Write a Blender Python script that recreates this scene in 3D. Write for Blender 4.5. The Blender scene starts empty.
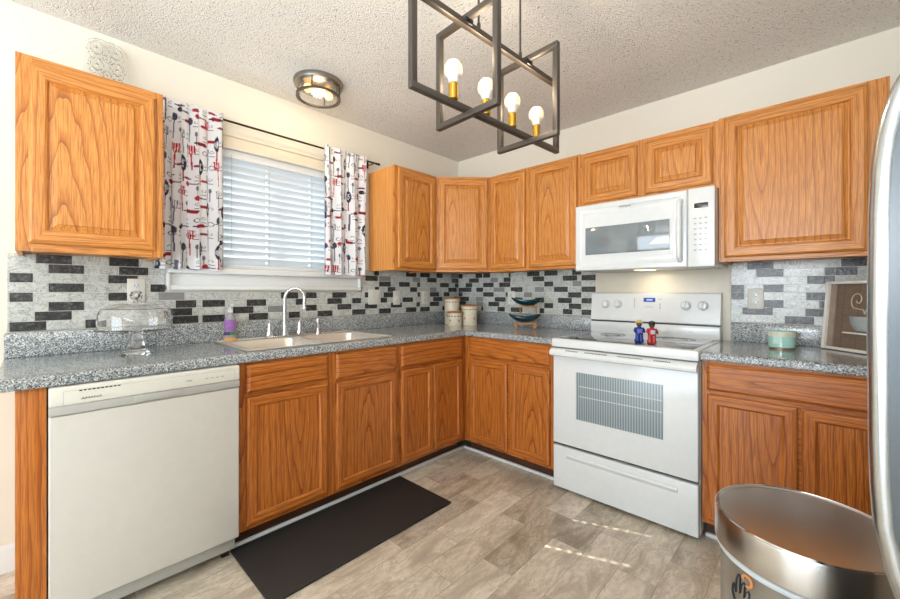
import bpy, bmesh, math, random
import numpy as np
from mathutils import Vector, Matrix
random.seed(7)
R = math.radians
C = bpy.context.scene.collection
S = bpy.context.scene

# ------------------------------------------------------------------ camera
FPX, PX, PY, YAW = 391.02, 445.41, 291.79, 0.7635
cd = bpy.data.cameras.new('camera'); cam = bpy.data.objects.new('camera', cd); C.objects.link(cam)
cam.location = (2.5229, -2.818, 1.1993); cam.rotation_euler = (R(90), 0, YAW)
cd.sensor_width = 36; cd.lens = FPX/900*36; cd.clip_start = 0.02
cd.shift_x = (450-PX)/900; cd.shift_y = (PY-299.5)/900
S.camera = cam

# ------------------------------------------------------------------ world, sun, large lights, exposure
w = bpy.data.worlds.new('world'); S.world = w; w.use_nodes = True
nt = w.node_tree; bg = nt.nodes['Background']
bg.inputs[0].default_value = (0.80, 0.90, 1.0, 1); bg.inputs[1].default_value = 2.2
sd = bpy.data.lights.new('sun', 'SUN'); sd.energy = 28; sd.angle = R(0.5); sd.color = (1, .95, .86)
so = bpy.data.objects.new('sun', sd); C.objects.link(so)
so.rotation_euler = Vector((.93, .37, -.885)).to_track_quat('-Z', 'Y').to_euler(); so.location = (-4, -3, 5)
def area(name, loc, target, sx, sy, e, col):
    d = bpy.data.lights.new(name, 'AREA'); d.shape = 'RECTANGLE'; d.size = sx; d.size_y = sy; d.energy = e; d.color = col
    o = bpy.data.objects.new(name, d); C.objects.link(o); o.location = loc
    o.rotation_euler = (Vector(target)-Vector(loc)).to_track_quat('-Z', 'Y').to_euler(); return o
area('patio_daylight', (1.9, -5.85, 1.25), (2.1, 0, 1.5), 2.4, 2.0, 70, (.80, .91, 1.0))
area('added_ceiling_fill', (2.45, -3.6, 1.5), (2.35, -3.2, 2.45), 1.4, 1.4, 56, (.95, .97, 1))  # unseen fill added to brighten the ceiling, not a lamp of the room
S.view_settings.view_transform = 'Standard'; S.view_settings.look = 'None'
S.view_settings.exposure = 0.14; S.view_settings.gamma = 1; S.view_settings.use_curve_mapping = False

# ------------------------------------------------------------------ material helpers
def srgb(c):
    f = lambda u: (u/12.92 if u <= .04045 else ((u+.055)/1.055)**2.4)
    return (f(c[0]/255), f(c[1]/255), f(c[2]/255), 1)
class NT:
    def __init__(s, name):
        s.m = bpy.data.materials.new(name); s.m.use_nodes = True; s.t = s.m.node_tree
        s.b = s.t.nodes['Principled BSDF']; s.out = s.t.nodes['Material Output']
    def n(s, typ, **kw):
        x = s.t.nodes.new(typ)
        for k, v in kw.items():
            if k.startswith('i_'):
                x.inputs[int(k[2:]) if k[2:].isdigit() else k[2:].replace('_', ' ')].default_value = v
            else: setattr(x, k, v)
        return x
    def l(s, a, b): s.t.links.new(a, b)
    def ramp(s, fac, stops, interp='LINEAR'):
        r = s.n('ShaderNodeValToRGB'); r.color_ramp.interpolation = interp
        el = r.color_ramp.elements
        while len(el) < len(stops): el.new(.5)
        for e, (p, c) in zip(el, stops): e.position = p; e.color = c if len(c) == 4 else (*c, 1)
        s.l(fac, r.inputs[0]); return r.outputs[0]
    def mix(s, fac, a, b, mode='MIX'):
        x = s.n('ShaderNodeMix', data_type='RGBA', blend_type=mode)
        for sock, v in ((x.inputs[0], fac), (x.inputs[6], a), (x.inputs[7], b)):
            if hasattr(v, 'is_linked'): s.l(v, sock)
            else: sock.default_value = v
        return x.outputs[2]
    def math(s, op, a, b=0.0):
        x = s.n('ShaderNodeMath', operation=op)
        for sock, v in ((x.inputs[0], a), (x.inputs[1], b)):
            if hasattr(v, 'is_linked'): s.l(v, sock)
            else: sock.default_value = v
        return x.outputs[0]
    def vec(s, a, op, b):
        x = s.n('ShaderNodeVectorMath', operation=op)
        for sock, v in ((x.inputs[0], a), (x.inputs[1], b)):
            if hasattr(v, 'is_linked'): s.l(v, sock)
            else: sock.default_value = v
        return x.outputs[0]
    def noise(s, v, scale, detail=2, rough=.5, dist=0):
        x = s.n('ShaderNodeTexNoise'); x.inputs['Scale'].default_value = scale; x.inputs['Detail'].default_value = detail
        x.inputs['Roughness'].default_value = rough; x.inputs['Distortion'].default_value = dist
        s.l(v, x.inputs['Vector']); return x.outputs[0]
    def obj(s): return s.n('ShaderNodeTexCoord').outputs['Object']
    def bump(s, h, strength, dist):
        x = s.n('ShaderNodeBump'); x.inputs['Strength'].default_value = strength; x.inputs['Distance'].default_value = dist
        s.l(h, x.inputs['Height']); s.l(x.outputs[0], s.b.inputs['Normal'])
    def set(s, col=None, rough=.5, metal=0, **kw):
        if col is not None:
            if hasattr(col, 'is_linked'): s.l(col, s.b.inputs['Base Color'])
            else: s.b.inputs['Base Color'].default_value = col
        if hasattr(rough, 'is_linked'): s.l(rough, s.b.inputs['Roughness'])
        else: s.b.inputs['Roughness'].default_value = rough
        s.b.inputs['Metallic'].default_value = metal
        for k, v in kw.items(): s.b.inputs[k.replace('_', ' ')].default_value = v
        return s.m
def plain(name, rgb, rough=.5, metal=0, var=.04, scale=30, **kw):
    """slightly mottled plain surface"""
    t = NT(name); c = srgb(rgb); f = t.noise(t.obj(), scale, 3)
    a = tuple(min(1, x*(1+var)) for x in c[:3])+(1,); b = tuple(x*(1-var) for x in c[:3])+(1,)
    return t.set(t.mix(f, b, a), rough, metal, **kw)
def emit(name, rgb, strength, kelvin=None):
    t = NT(name); t.set(srgb(rgb), .5, Emission_Color=srgb(rgb), Emission_Strength=strength); return t.m

def oak(name, along, light, mid, dark, gloss=.38, side=0):
    """along: 2 = grain runs in z, 0 = grain runs in x"""
    t = NT(name); co = t.obj(); oi = t.n('ShaderNodeObjectInfo').outputs['Random']
    sc = [1, side, 1]; sc[along] = .11
    rx = t.n('ShaderNodeCombineXYZ'); off = t.math('MULTIPLY', t.math('SUBTRACT', oi, .5), .22)
    off2 = t.math('MULTIPLY', t.math('SUBTRACT', t.math('FRACT', t.math('MULTIPLY', oi, 7.3)), .3), .9)
    t.l(off if along == 2 else off2, rx.inputs[0]); t.l(off2 if along == 2 else off, rx.inputs[2])
    v = t.vec(t.vec(co, 'ADD', rx.outputs[0]), 'MULTIPLY', sc)
    wv = t.n('ShaderNodeTexWave', wave_type='RINGS', rings_direction='SPHERICAL', wave_profile='SAW')
    for k, x in (('Scale', 13), ('Distortion', 10), ('Detail', 2.5), ('Detail Scale', .75), ('Detail Roughness', .55)): wv.inputs[k].default_value = x
    t.l(v, wv.inputs['Vector'])
    s2 = [60, 60, 60]; s2[along] = 1.6
    fine = t.noise(t.vec(t.vec(co, 'ADD', rx.outputs[0]), 'MULTIPLY', s2), 6, 3, .6)
    s3 = [9, 9, 9]; s3[along] = .7
    tone = t.noise(t.vec(t.vec(co, 'ADD', rx.outputs[0]), 'MULTIPLY', s3), 1.3, 2)
    col = t.ramp(wv.outputs['Fac'], [(0, srgb(dark)), (.13, srgb(mid)), (.36, srgb(light)), (1, srgb(light))])
    col = t.mix(t.ramp(fine, [(.42, (0,)*3), (.62, (.7,)*3)]), col, srgb(dark))
    col = t.mix(t.math('MULTIPLY', tone, .55), col, srgb(mid))
    t.bump(fine, .12, .001)
    return t.set(col, gloss, Coat_Weight=.10, Coat_Roughness=.25)
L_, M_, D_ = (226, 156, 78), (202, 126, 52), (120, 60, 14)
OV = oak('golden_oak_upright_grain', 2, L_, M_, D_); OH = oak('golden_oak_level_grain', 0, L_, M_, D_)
L2, M2, D2 = (206, 126, 50), (174, 92, 28), (92, 40, 8)  # base cabinets: same oak, with the shade below the counter painted into its colour
BV = oak('shade_toned_oak_upright_grain', 2, L2, M2, D2); BH = oak('shade_toned_oak_level_grain', 0, L2, M2, D2)

OS = oak('golden_oak_side_veneer', 2, (232, 166, 92), (214, 144, 70), (190, 116, 50), side=1); BS = oak('shade_toned_oak_side_veneer', 2, L2, M2, (134, 68, 20), side=1)

def granite():
    t = NT('speckled_grey_laminate'); co = t.obj()
    vo = t.n('ShaderNodeTexVoronoi'); vo.inputs['Scale'].default_value = 265; t.l(co, vo.inputs['Vector'])
    sep = t.n('ShaderNodeSeparateColor'); t.l(vo.outputs['Color'], sep.inputs[0])
    c = t.ramp(sep.outputs[0], [(0, srgb((74, 78, 82))), (.14, srgb((118, 124, 128))), (.36, srgb((148, 156, 160))), (.66, srgb((174, 181, 184))), (.86, srgb((214, 217, 217)))], 'CONSTANT')
    return t.set(c, .16, Coat_Weight=.3, Coat_Roughness=.08)
GRAN = granite()

def wallpaint():
    t = NT('cream_wall_paint'); co = t.obj()
    t.bump(t.noise(co, 60, 4, .6), .15, .002)
    return t.set(t.mix(t.noise(co, 1.2, 2), srgb((229, 224, 211)), srgb((236, 232, 220))), .7)
WALL = wallpaint()
def popcorn():
    t = NT('popcorn_ceiling_texture'); co = t.obj()
    a = t.noise(co, 140, 2, .6); vo = t.n('ShaderNodeTexVoronoi', feature='SMOOTH_F1'); vo.inputs['Scale'].default_value = 95; t.l(co, vo.inputs['Vector'])
    h = t.math('ADD', t.ramp(a, [(.36, (0,)*3), (.62, (1,)*3)]), t.math('MULTIPLY', vo.outputs[0], -.5))
    t.bump(h, .7, .009)
    speck_shade = t.ramp(t.noise(co, 120, 3, .6), [(.31, srgb((158, 148, 134))), (.39, srgb((246, 244, 239)))])  # dark specks paint the shading of the popcorn bumps into the colour
    return t.set(speck_shade, .9)
CEIL = popcorn()
def floor_mat():
    t = NT('stone_look_vinyl_plank'); co = t.obj()
    sp = t.n('ShaderNodeSeparateXYZ'); t.l(co, sp.inputs[0]); cb = t.n('ShaderNodeCombineXYZ')
    t.l(t.math('ADD', sp.outputs[1], 7.03), cb.inputs[0]); t.l(t.math('ADD', sp.outputs[0], 1.170), cb.inputs[1])
    br = t.n('ShaderNodeTexBrick', offset=.37, offset_frequency=2, squash=1)
    for k, x in (('Scale', 1), ('Mortar Size', .0009), ('Mortar Smooth', .1), ('Brick Width', .56), ('Row Height', .1530), ('Bias', 0)): br.inputs[k].default_value = x
    br.inputs['Color1'].default_value = (0, 0, 0, 1); br.inputs['Color2'].default_value = (1, 1, 1, 1); br.inputs['Mortar'].default_value = (.5, .5, .5, 1)
    t.l(cb.outputs[0], br.inputs['Vector'])
    idx = t.n('ShaderNodeSeparateColor'); t.l(br.outputs['Color'], idx.inputs[0]); k = idx.outputs[0]
    cb2 = t.n('ShaderNodeCombineXYZ'); t.l(t.math('MULTIPLY', k, 37.0), cb2.inputs[2]); t.l(t.math('MULTIPLY', k, 5.0), cb2.inputs[0])
    vv = t.vec(t.vec(co, 'MULTIPLY', (1.7, .62, 1)), 'ADD', cb2.outputs[0])
    n1 = t.noise(vv, 4.5, 8, .7, 1.1); n2 = t.noise(vv, 9, 6, .65, .8); n3 = t.noise(vv, 26, 5, .75, .4)
    col = t.ramp(n1, [(.34, srgb((128, 115, 98))), (.44, srgb((182, 168, 148))), (.51, srgb((220, 208, 188))), (.58, srgb((238, 230, 214))), (.68, srgb((206, 195, 176)))])
    vein = t.ramp(n2, [(.475, (0,)*3), (.5, (1,)*3), (.515, (0,)*3)])
    col = t.mix(t.math('MULTIPLY', vein, .75), col, srgb((112, 98, 82)))
    vein2 = t.ramp(n1, [(.50, (0,)*3), (.515, (.8,)*3), (.53, (0,)*3)])
    col = t.mix(t.math('MULTIPLY', vein2, .5), col, srgb((226, 220, 208)))
    col = t.mix(t.ramp(n3, [(.4, (.4,)*3), (.55, (0,)*3)]), col, srgb((140, 126, 108)))
    ton = t.ramp(k, [(0, srgb((146, 132, 114))), (.3, srgb((204, 192, 172))), (.7, srgb((218, 206, 188))), (1, srgb((246, 238, 222)))])
    col = t.mix(.48, col, ton)
    col = t.mix(br.outputs['Fac'], col, srgb((140, 128, 115)))
    t.bump(t.math('SUBTRACT', t.math('MULTIPLY', n2, .15), br.outputs['Fac']), .25, .0015)
    return t.set(col, .34)
FLOOR = floor_mat()
def marble():
    t = NT('pale_marble_tile'); co = t.obj()
    v = t.ramp(t.noise(co, 14, 6, .68, 1.4), [(.47, (0,)*3), (.497, (1,)*3), (.515, (0,)*3)])
    c = t.mix(t.noise(co, 6, 3), srgb((190, 196, 194)), srgb((222, 224, 219)))
    c = t.mix(t.math('MULTIPLY', v, .7), c, srgb((84, 88, 92)))
    c = t.mix(t.ramp(t.noise(co, 130, 3, .7), [(.36, (.5,)*3), (.46, (0,)*3)]), c, srgb((120, 124, 124)))
    t.bump(t.noise(co, 60, 3), .3, .002); return t.set(c, .18)
def slate():
    t = NT('charcoal_slate_tile'); co = t.obj()
    c = t.ramp(t.noise(co, 90, 5, .7), [(.35, srgb((34, 35, 37))), (.55, srgb((62, 63, 65))), (.72, srgb((120, 121, 122)))])
    t.bump(t.noise(co, 70, 4), .4, .003); return t.set(c, .26)
def midgrey():
    t = NT('mid_grey_tile'); co = t.obj()
    c = t.mix(t.noise(co, 50, 5, .7), srgb((122, 124, 125)), srgb((156, 158, 157)))
    t.bump(t.noise(co, 70, 4), .3, .002); return t.set(c, .24)
TILES = [plain('tile_grout', (214, 214, 208), .5), marble(), slate(), midgrey()]
WHITE = plain('white_appliance_enamel', (224, 228, 230), .2, Coat_Weight=.3)
WHITE2 = plain('off_white_appliance_plastic', (220, 219, 211), .3)
DWW = plain('dishwasher_cream_enamel', (206, 204, 198), .32)
GREYP = plain('light_grey_plastic', (178, 178, 174), .4)
TRIMW = plain('white_trim_paint', (226, 229, 230), .4)
CREAMT = plain('cream_trim_paint', (228, 218, 198), .6)
BLACK = plain('black_plastic', (22, 22, 24), .35)
BGLASS = plain('black_ceramic_glass', (26, 27, 30), .05, Coat_Weight=1)
def steel_m():
    t = NT('brushed_stainless_steel'); co = t.obj()
    f = t.noise(t.vec(co, 'MULTIPLY', (3, 3, 260)), 3, 3)
    return t.set(t.mix(f, srgb((168, 172, 176)), srgb((198, 201, 203))), .22, 1)
STEEL = steel_m()
LIDST = plain('polished_lid_steel', (196, 192, 188), .24, 1)
CHROME = plain('chrome', (214, 216, 220), .07, 1)
NICKEL = plain('brushed_nickel', (150, 146, 140), .3, 1)
SINKM = plain('satin_sink_steel', (226, 220, 210), .32, .6)
IRON = plain('brushed_gunmetal', (84, 78, 72), .42, .6)
DARKM = plain('dark_bronze_rod', (44, 38, 36), .4, .5)
BRASS = plain('polished_brass', (214, 168, 72), .18, 1)
RUBBER = plain('dark_brown_mat_foam', (40, 35, 33), .75, var=.25, scale=200)
GRAPH = plain('graphite_grey_plastic', (92, 98, 102), .3, .3)
def glass(name, col=(1, 1, 1, 1), rough=0, ior=1.45):
    t = NT(name); return t.set(col, rough, Transmission_Weight=1, IOR=ior)
def pane_m():
    t = NT('thin_window_glass'); tr = t.n('ShaderNodeBsdfTransparent'); gl = t.n('ShaderNodeBsdfGlossy'); gl.inputs['Roughness'].default_value = .02
    mx = t.n('ShaderNodeMixShader'); mx.inputs[0].default_value = .06; t.l(tr.outputs[0], mx.inputs[1]); t.l(gl.outputs[0], mx.inputs[2]); t.l(mx.outputs[0], t.out.inputs[0]); return t.m
PANE = pane_m()
GLASS = glass('clear_glass'); GLASS2 = glass('pressed_glass', (.97, .98, .97, 1), .12, 1.4)

# ------------------------------------------------------------------ mesh builder
class B:
    def __init__(s): s.bm = bmesh.new()
    def v(s, p): return s.bm.verts.new(p)
    def f(s, vs, m=0):
        try: x = s.bm.faces.new(vs)
        except ValueError: return None
        x.material_index = m; return x
    def merge(s, o, m):
        mp = {}
        for v in o.verts: mp[v] = s.bm.verts.new(v.co)
        for f in o.faces:
            x = s.bm.faces.new([mp[v] for v in f.verts]); x.material_index = m
        o.free()
    def box(s, x0, y0, z0, x1, y1, z1, bev=0, m=0, seg=2, rot=None, piv=(0, 0, 0)):
        x0, x1 = sorted((x0, x1)); y0, y1 = sorted((y0, y1)); z0, z1 = sorted((z0, z1))
        o = bmesh.new(); r = bmesh.ops.create_cube(o, size=1)
        for v in o.verts: v.co = Vector(((x0+x1)/2+v.co.x*(x1-x0), (y0+y1)/2+v.co.y*(y1-y0), (z0+z1)/2+v.co.z*(z1-z0)))
        if bev: bmesh.ops.bevel(o, geom=o.edges[:], offset=min(bev, .49*min(x1-x0, y1-y0, z1-z0)), segments=seg, affect='EDGES', profile=.5)
        if rot is not None:
            bmesh.ops.transform(o, matrix=Matrix.Translation(piv) @ rot @ Matrix.Translation(-Vector(piv)), verts=o.verts)
        s.merge(o, m); return s
    def lathe(s, prof, c=(0, 0, 0), seg=32, m=0, sx=1, sy=1, close=False):
        rings = []
        for r, z in prof:
            if r < 1e-6: rings.append([s.v((c[0], c[1], c[2]+z))])
            else: rings.append([s.v((c[0]+r*sx*math.cos(2*math.pi*i/seg), c[1]+r*sy*math.sin(2*math.pi*i/seg), c[2]+z)) for i in range(seg)])
        if close: rings.append(rings[0])
        for a, b in zip(rings, rings[1:]):
            for i in range(seg):
                j = (i+1) % seg
                if len(a) == 1 and len(b) == 1: continue
                if len(a) == 1: s.f([a[0], b[j], b[i]], m)
                elif len(b) == 1: s.f([a[i], a[j], b[0]], m)
                else: s.f([a[i], a[j], b[j], b[i]], m)
        return s
    def tube(s, pts, r, seg=10, m=0, cap=True):
        pts = [Vector(p) for p in pts]; n = len(pts); rr = r if isinstance(r, (list, tuple)) else [r]*n
        T = [((pts[min(i+1, n-1)]-pts[max(i-1, 0)]).normalized()) for i in range(n)]
        up = Vector((0, 0, 1)) if abs(T[0].z) < .9 else Vector((1, 0, 0))
        N = T[0].cross(up).normalized(); rings = []
        for i in range(n):
            N = (N-T[i]*N.dot(T[i])).normalized(); Bn = T[i].cross(N)
            rings.append([s.v(pts[i]+rr[i]*(math.cos(2*math.pi*k/seg)*N+math.sin(2*math.pi*k/seg)*Bn)) for k in range(seg)])
        for a, b in zip(rings, rings[1:]):
            for k in range(seg): s.f([a[k], a[(k+1) % seg], b[(k+1) % seg], b[k]], m)
        if cap: s.f(rings[0][::-1], m); s.f(rings[-1], m)
        return s
    def prism(s, poly, h0, h1, axis='z', m=0):
        def P(a, b, h): return {'z': (a, b, h), 'y': (a, h, b), 'x': (h, a, b)}[axis]
        A = [s.v(P(a, b, h0)) for a, b in poly]; D = [s.v(P(a, b, h1)) for a, b in poly]; n = len(A)
        s.f(A[::-1], m); s.f(D, m)
        for i in range(n): s.f([A[i], A[(i+1) % n], D[(i+1) % n], D[i]], m)
        return s
    def frame(s, x0, z0, x1, z1, prof, mv=0, mh=1, fill=None, back=True):
        """nested rectangles in the xz plane facing -y: prof = [(inset, y), ...]"""
        L = []
        for i, y in prof: L.append([s.v((x0+i, y, z0+i)), s.v((x1-i, y, z0+i)), s.v((x1-i, y, z1-i)), s.v((x0+i, y, z1-i))])
        for a, b in zip(L, L[1:]):
            for k in range(4):
                s.f([a[k], a[(k+1) % 4], b[(k+1) % 4], b[k]], mh if k in (0, 2) else mv)
        if fill is not None: s.f(L[-1], fill)
        if back and fill is not None: s.f(L[0][::-1], mv)
        return s
    def build(s, name, mats, parent=None, loc=None, smooth=True, ang=35, rotz=0):
        bmesh.ops.recalc_face_normals(s.bm, faces=s.bm.faces[:])
        me = bpy.data.meshes.new(name); s.bm.to_mesh(me); s.bm.free()
        for m in (mats if isinstance(mats, (list, tuple)) else [mats]): me.materials.append(m)
        if smooth:
            me.polygons.foreach_set('use_smooth', [True]*len(me.polygons)); me.set_sharp_from_angle(angle=R(ang))
        o = bpy.data.objects.new(name, me); C.objects.link(o)
        if parent: o.parent = parent
        if loc: o.location = loc
        if rotz: o.rotation_euler.z = rotz
        return o
def thing(name, label, cat, loc=(0, 0, 0), rotz=0, group=None):
    o = bpy.data.objects.new(name, None); o.empty_display_size = .05; C.objects.link(o)
    o.location = loc; o.rotation_euler = (0, 0, rotz); return tag(o, label, cat, group)
def tag(o, label, cat, group=None):
    o['label'] = label; o['category'] = cat
    if group: o['group'] = group
    return o
def struct(o): o['kind'] = 'structure'; return o
def text(name, body, size, mat, parent, loc, rot, sx=1):
    cu = bpy.data.curves.new(name, 'FONT'); cu.body = body; cu.size = size; cu.extrude = .0004; cu.align_x = 'CENTER'
    t = bpy.data.objects.new(name, cu); C.objects.link(t); bpy.context.view_layer.update()
    me = bpy.data.meshes.new_from_object(t.evaluated_get(bpy.context.evaluated_depsgraph_get()))
    bpy.data.objects.remove(t); me.materials.clear(); me.materials.append(mat)
    for v in me.vertices: v.co.x *= sx
    o = bpy.data.objects.new(name, me); C.objects.link(o); o.parent = parent; o.location = loc; o.rotation_euler = rot
    return o
H = 2.453; RX = 3.42; NY = -6.0

# ------------------------------------------------------------------ room shell
struct(B().box(-.15, NY-.15, -.1, RX+.15, .15, 0).build('floor', FLOOR))
struct(B().box(-.15, NY-.15, H, RX+.15, .15, H+.1).build('ceiling', CEIL))
struct(B().box(-.15, 0, 0, RX+.15, .15, H).build('wall_back', WALL))
struct(B().box(RX, NY, 0, RX+.15, 0, H).build('wall_right', WALL))
WY0, WY1, WZ0, WZ1 = -2.325, -1.16, 1.335, 2.045
b = B()
b.box(-.15, NY, 0, 0, WY0, H); b.box(-.15, WY1, 0, 0, 0, H)
b.box(-.15, WY0, 0, 0, WY1, WZ0); b.box(-.15, WY0, WZ1, 0, WY1, H)
struct(b.build('wall_left', WALL, smooth=False))
b = B(); b.box(-.15, NY-.15, 0, .7, NY, H); b.box(3.1, NY-.15, 0, RX+.15, NY, H); b.box(.7, NY-.15, 2.1, 3.1, NY, H)
struct(b.build('wall_near', WALL, smooth=False))
# patio door behind the camera
d = struct(B().box(.7, NY-.1, 0, .78, NY-.04, 2.1).box(3.02, NY-.1, 0, 3.1, NY-.04, 2.1).box(.78, NY-.1, 2.02, 3.02, NY-.04, 2.1)
           .box(.78, NY-.1, 0, 3.02, NY-.04, .08).box(1.87, NY-.1, .08, 1.93, NY-.04, 2.02).build('door_1', TRIMW))
B().box(.78, NY-.075, .08, 1.87, NY-.069, 2.02).box(1.93, NY-.075, .08, 3.02, NY-.069, 2.02).build('pane', PANE, d)
# baseboard on the left wall, past the end of the cabinets
b = B(); b.prism([(0, 0), (.016, 0), (.016, .075), (.012, .082), (.012, .096), (.006, .108), (0, .112)], NY, -2.872, 'y')
struct(b.build('baseboard_left', TRIMW))
struct(B().prism([(0, 0), (0, .112), (-.006, .108), (-.016, .08), (-.016, 0)], NY, -2.9, 'y').build('baseboard_right', TRIMW, loc=(RX, 0, 0)))
# window above the sink: casing, sash, glass
wn = struct(B().box(-.149, WY0, WZ0, -.10, WY0+.05, WZ1).box(-.149, WY1-.05, WZ0, -.10, WY1, WZ1).box(-.149, WY0+.05, WZ0, -.10, WY1-.05, WZ0+.05)
            .box(-.149, WY0+.05, WZ1-.05, -.10, WY1-.05, WZ1).box(-.14, (WY0+WY1)/2-.02, WZ0+.05, -.11, (WY0+WY1)/2+.02, WZ1-.05).build('window_1', TRIMW))
B().box(-.128, WY0+.05, WZ0+.05, -.122, (WY0+WY1)/2-.02, WZ1-.05).box(-.128, (WY0+WY1)/2+.02, WZ0+.05, -.122, WY1-.05, WZ1-.05).build('pane', PANE, wn)
b = B(); b.box(.0005, -2.345, 1.300, .060, -1.140, 1.334, .004); b.box(.0005, -2.335, 1.236, .022, -1.15, 1.30, .002)
b.box(.0005, -2.345, 1.209, .040, -1.140, 1.236, .004)
b.box(.0005, -2.345, 1.209, .045, -2.33, 1.30, .002); b.box(.0005, -1.155, 1.209, .045, -1.140, 1.30, .002)
b.build('window_sill', TRIMW, wn)
b = B(); b.box(.0005, -2.36, 2.045, .02, -1.12, 2.115, .003); b.box(.0005, -2.37, 2.112, .032, -1.11, 2.128, .003)
b.build('head_casing', CREAMT, wn)

# ------------------------------------------------------------------ backsplash tiles
def backsplash(name, length, seed, manual, x_off=0, gap=None, seams=()):
    rnd = random.Random(seed); b = B(); rh = .0428; top = 1.368; n = 8; prev = []
    if gap: b.box(0, -.0035, top-n*rh, gap[0], 0, top); b.box(gap[1], -.0035, top-n*rh, length, 0, top); b.box(gap[0], -.0035, top-n*rh, gap[1], 0, 1.2)
    else: b.box(0, -.0035, top-n*rh, length, 0, top)
    for r in range(n):
        z1 = top-r*rh; z0 = z1-rh; x = 0; seq = []
        for a, c in manual.get(r, []):
            a -= x_off; c -= x_off
            while x < a-.001:
                wd = a-x
                if wd > .17: wd = rnd.choice([.11, .125, .14])
                if a-(x+wd) < .03: wd = a-x
                seq.append((x, x+wd, 1)); x += wd
            seq.append((a, c, 2)); x = c
        last = 2 if seq and seq[-1][2] == 2 else rnd.choice([1, 2])
        if not seq: wd = [.05, .13, .09, .16][r % 4]; seq.append((0, wd, last)); x = wd
        while x < length-.001:
            if last == 1 and any(abs(q-x) < .035 for q in prev): last = 2
            if last == 2 and x > 0 and seq and seq[-1][2] != 1 and any(abs(q-x-.118) < .03 for q in prev): seq.append((x, x+.06, 1)); x += .06; last = 1; continue
            if last == 2:
                wd = rnd.choice([.118, .13, .085, .16]); k = 1
            else:
                wd = rnd.choice([.118, .118, .118, .08]); k = 2 if rnd.random() < .86 else 3
                if rnd.random() < .16: k = 1
            if any(x < q < x+wd for q in seams): wd = min(q for q in seams if x < q)-x
            if x+wd > length-.02: wd = length-x
            seq.append((x, x+wd, k)); last = 2 if k != 1 else 1; x += wd
        prev = [a for a, c, k in seq if k == 2]
        for a, c, k in seq:
            if gap and r > 3 - 4 and z1 > 1.212:
                if gap[0] < a < gap[1] and gap[0] < c < gap[1]: continue
                if a < gap[0] < c: c = gap[0]
                if a < gap[1] < c: a = gap[1]
            if c-a > .006: b.box(a+.0016, -.0058, z0+.0014, c-.0016, -.0034, z1-.0014, m=k)
    return b, name
manL = {0: [(-2.822, -2.704)], 1: [(-2.783, -2.662), (-2.537, -2.417)], 2: [(-2.901, -2.829), (-2.577, -2.46)], 3: [(-2.783, -2.662), (-2.41, -2.30)],
        4: [(-2.901, -2.829), (-2.577, -2.46)], 5: [(-2.783, -2.662), (-2.30, -2.20)], 6: [(-2.826, -2.704), (-2.34, -2.22)], 7: [(-2.901, -2.787), (-2.66, -2.59), (-2.33, -2.19)]}
b, n = backsplash('backsplash', 2.901, 3, manL, -2.907, gap=(.560, 1.769), seams=(.734, 1.35, 1.96, 2.4))
bl = b.build('backsplash_tile', TILES, loc=(0.0006, -2.907, 0), rotz=R(90), smooth=False)
tag(bl, 'marble and charcoal mosaic backsplash sheet along the window wall', 'backsplash')
b, n = backsplash('backsplash', 1.339, 11, {}, 0, seams=(.30, .60, .92, 1.23))
tag(b.build('backsplash_tile', TILES, loc=(.007, -.0006, 0), smooth=False), 'marble and charcoal mosaic backsplash sheet between corner and stove', 'backsplash')
manR = {0: [(2.222, 2.34), (2.60, 2.72)], 1: [(2.263, 2.382), (2.54, 2.66)], 2: [(2.474, 2.58)], 3: [(2.148, 2.21), (2.294, 2.382)], 4: [(2.148, 2.21), (2.47, 2.56)],
        5: [(2.298, 2.382), (2.52, 2.60)], 6: [(2.20, 2.337)], 7: [(2.384, 2.503)]}
b, n = backsplash('backsplash', .70, 5, manR, 2.148)
tag(b.build('backsplash_tile', TILES, loc=(2.148, -.0006, 0), smooth=False), 'marble and charcoal mosaic backsplash sheet right of the stove', 'backsplash')

# ------------------------------------------------------------------ cabinets (local frame: back at y=0, front faces -y, width along +x)
def raised_door(parent, x0, x1, z0, z1, y, V, Hm, name='door', stile=.055, raised=True):
    cx, cz = (x0+x1)/2, (z0+z1)/2; a, c = (x1-x0)/2, (z1-z0)/2
    b = B().frame(-a, -c, a, c, [(0, 0), (0, -.011), (.003, -.015), (.011, -.019), (stile-.010, -.019), (stile-.004, -.016), (stile, -.010), (stile, 0)])
    b.f_ = None
    o = b.build(name, [V, Hm], parent, (cx, y, cz), ang=20)
    s = stile-.001
    if raised: prof = [(s, -.001), (s, -.0055), (s+.006, -.0055), (s+.024, -.0135), (s+.026, -.0165), (s+.027, -.0165)]
    else: prof = [(s, -.001), (s, -.010), (s+.003, -.010)]
    p = B().frame(-a, -c, a, c, prof, 0, 0, fill=0).build('panel', [V], o, ang=12)
    return o
def slab(parent, x0, x1, z0, z1, y, V, Hm, name='drawer_front'):
    cx, cz = (x0+x1)/2, (z0+z1)/2; a, c = (x1-x0)/2, (z1-z0)/2
    return B().frame(-a, -c, a, c, [(0, 0), (0, -.010), (.004, -.014), (.013, -.019), (.015, -.019)], 0, 0, fill=0).build(name, [Hm], parent, (cx, y, cz), ang=20)
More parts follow.
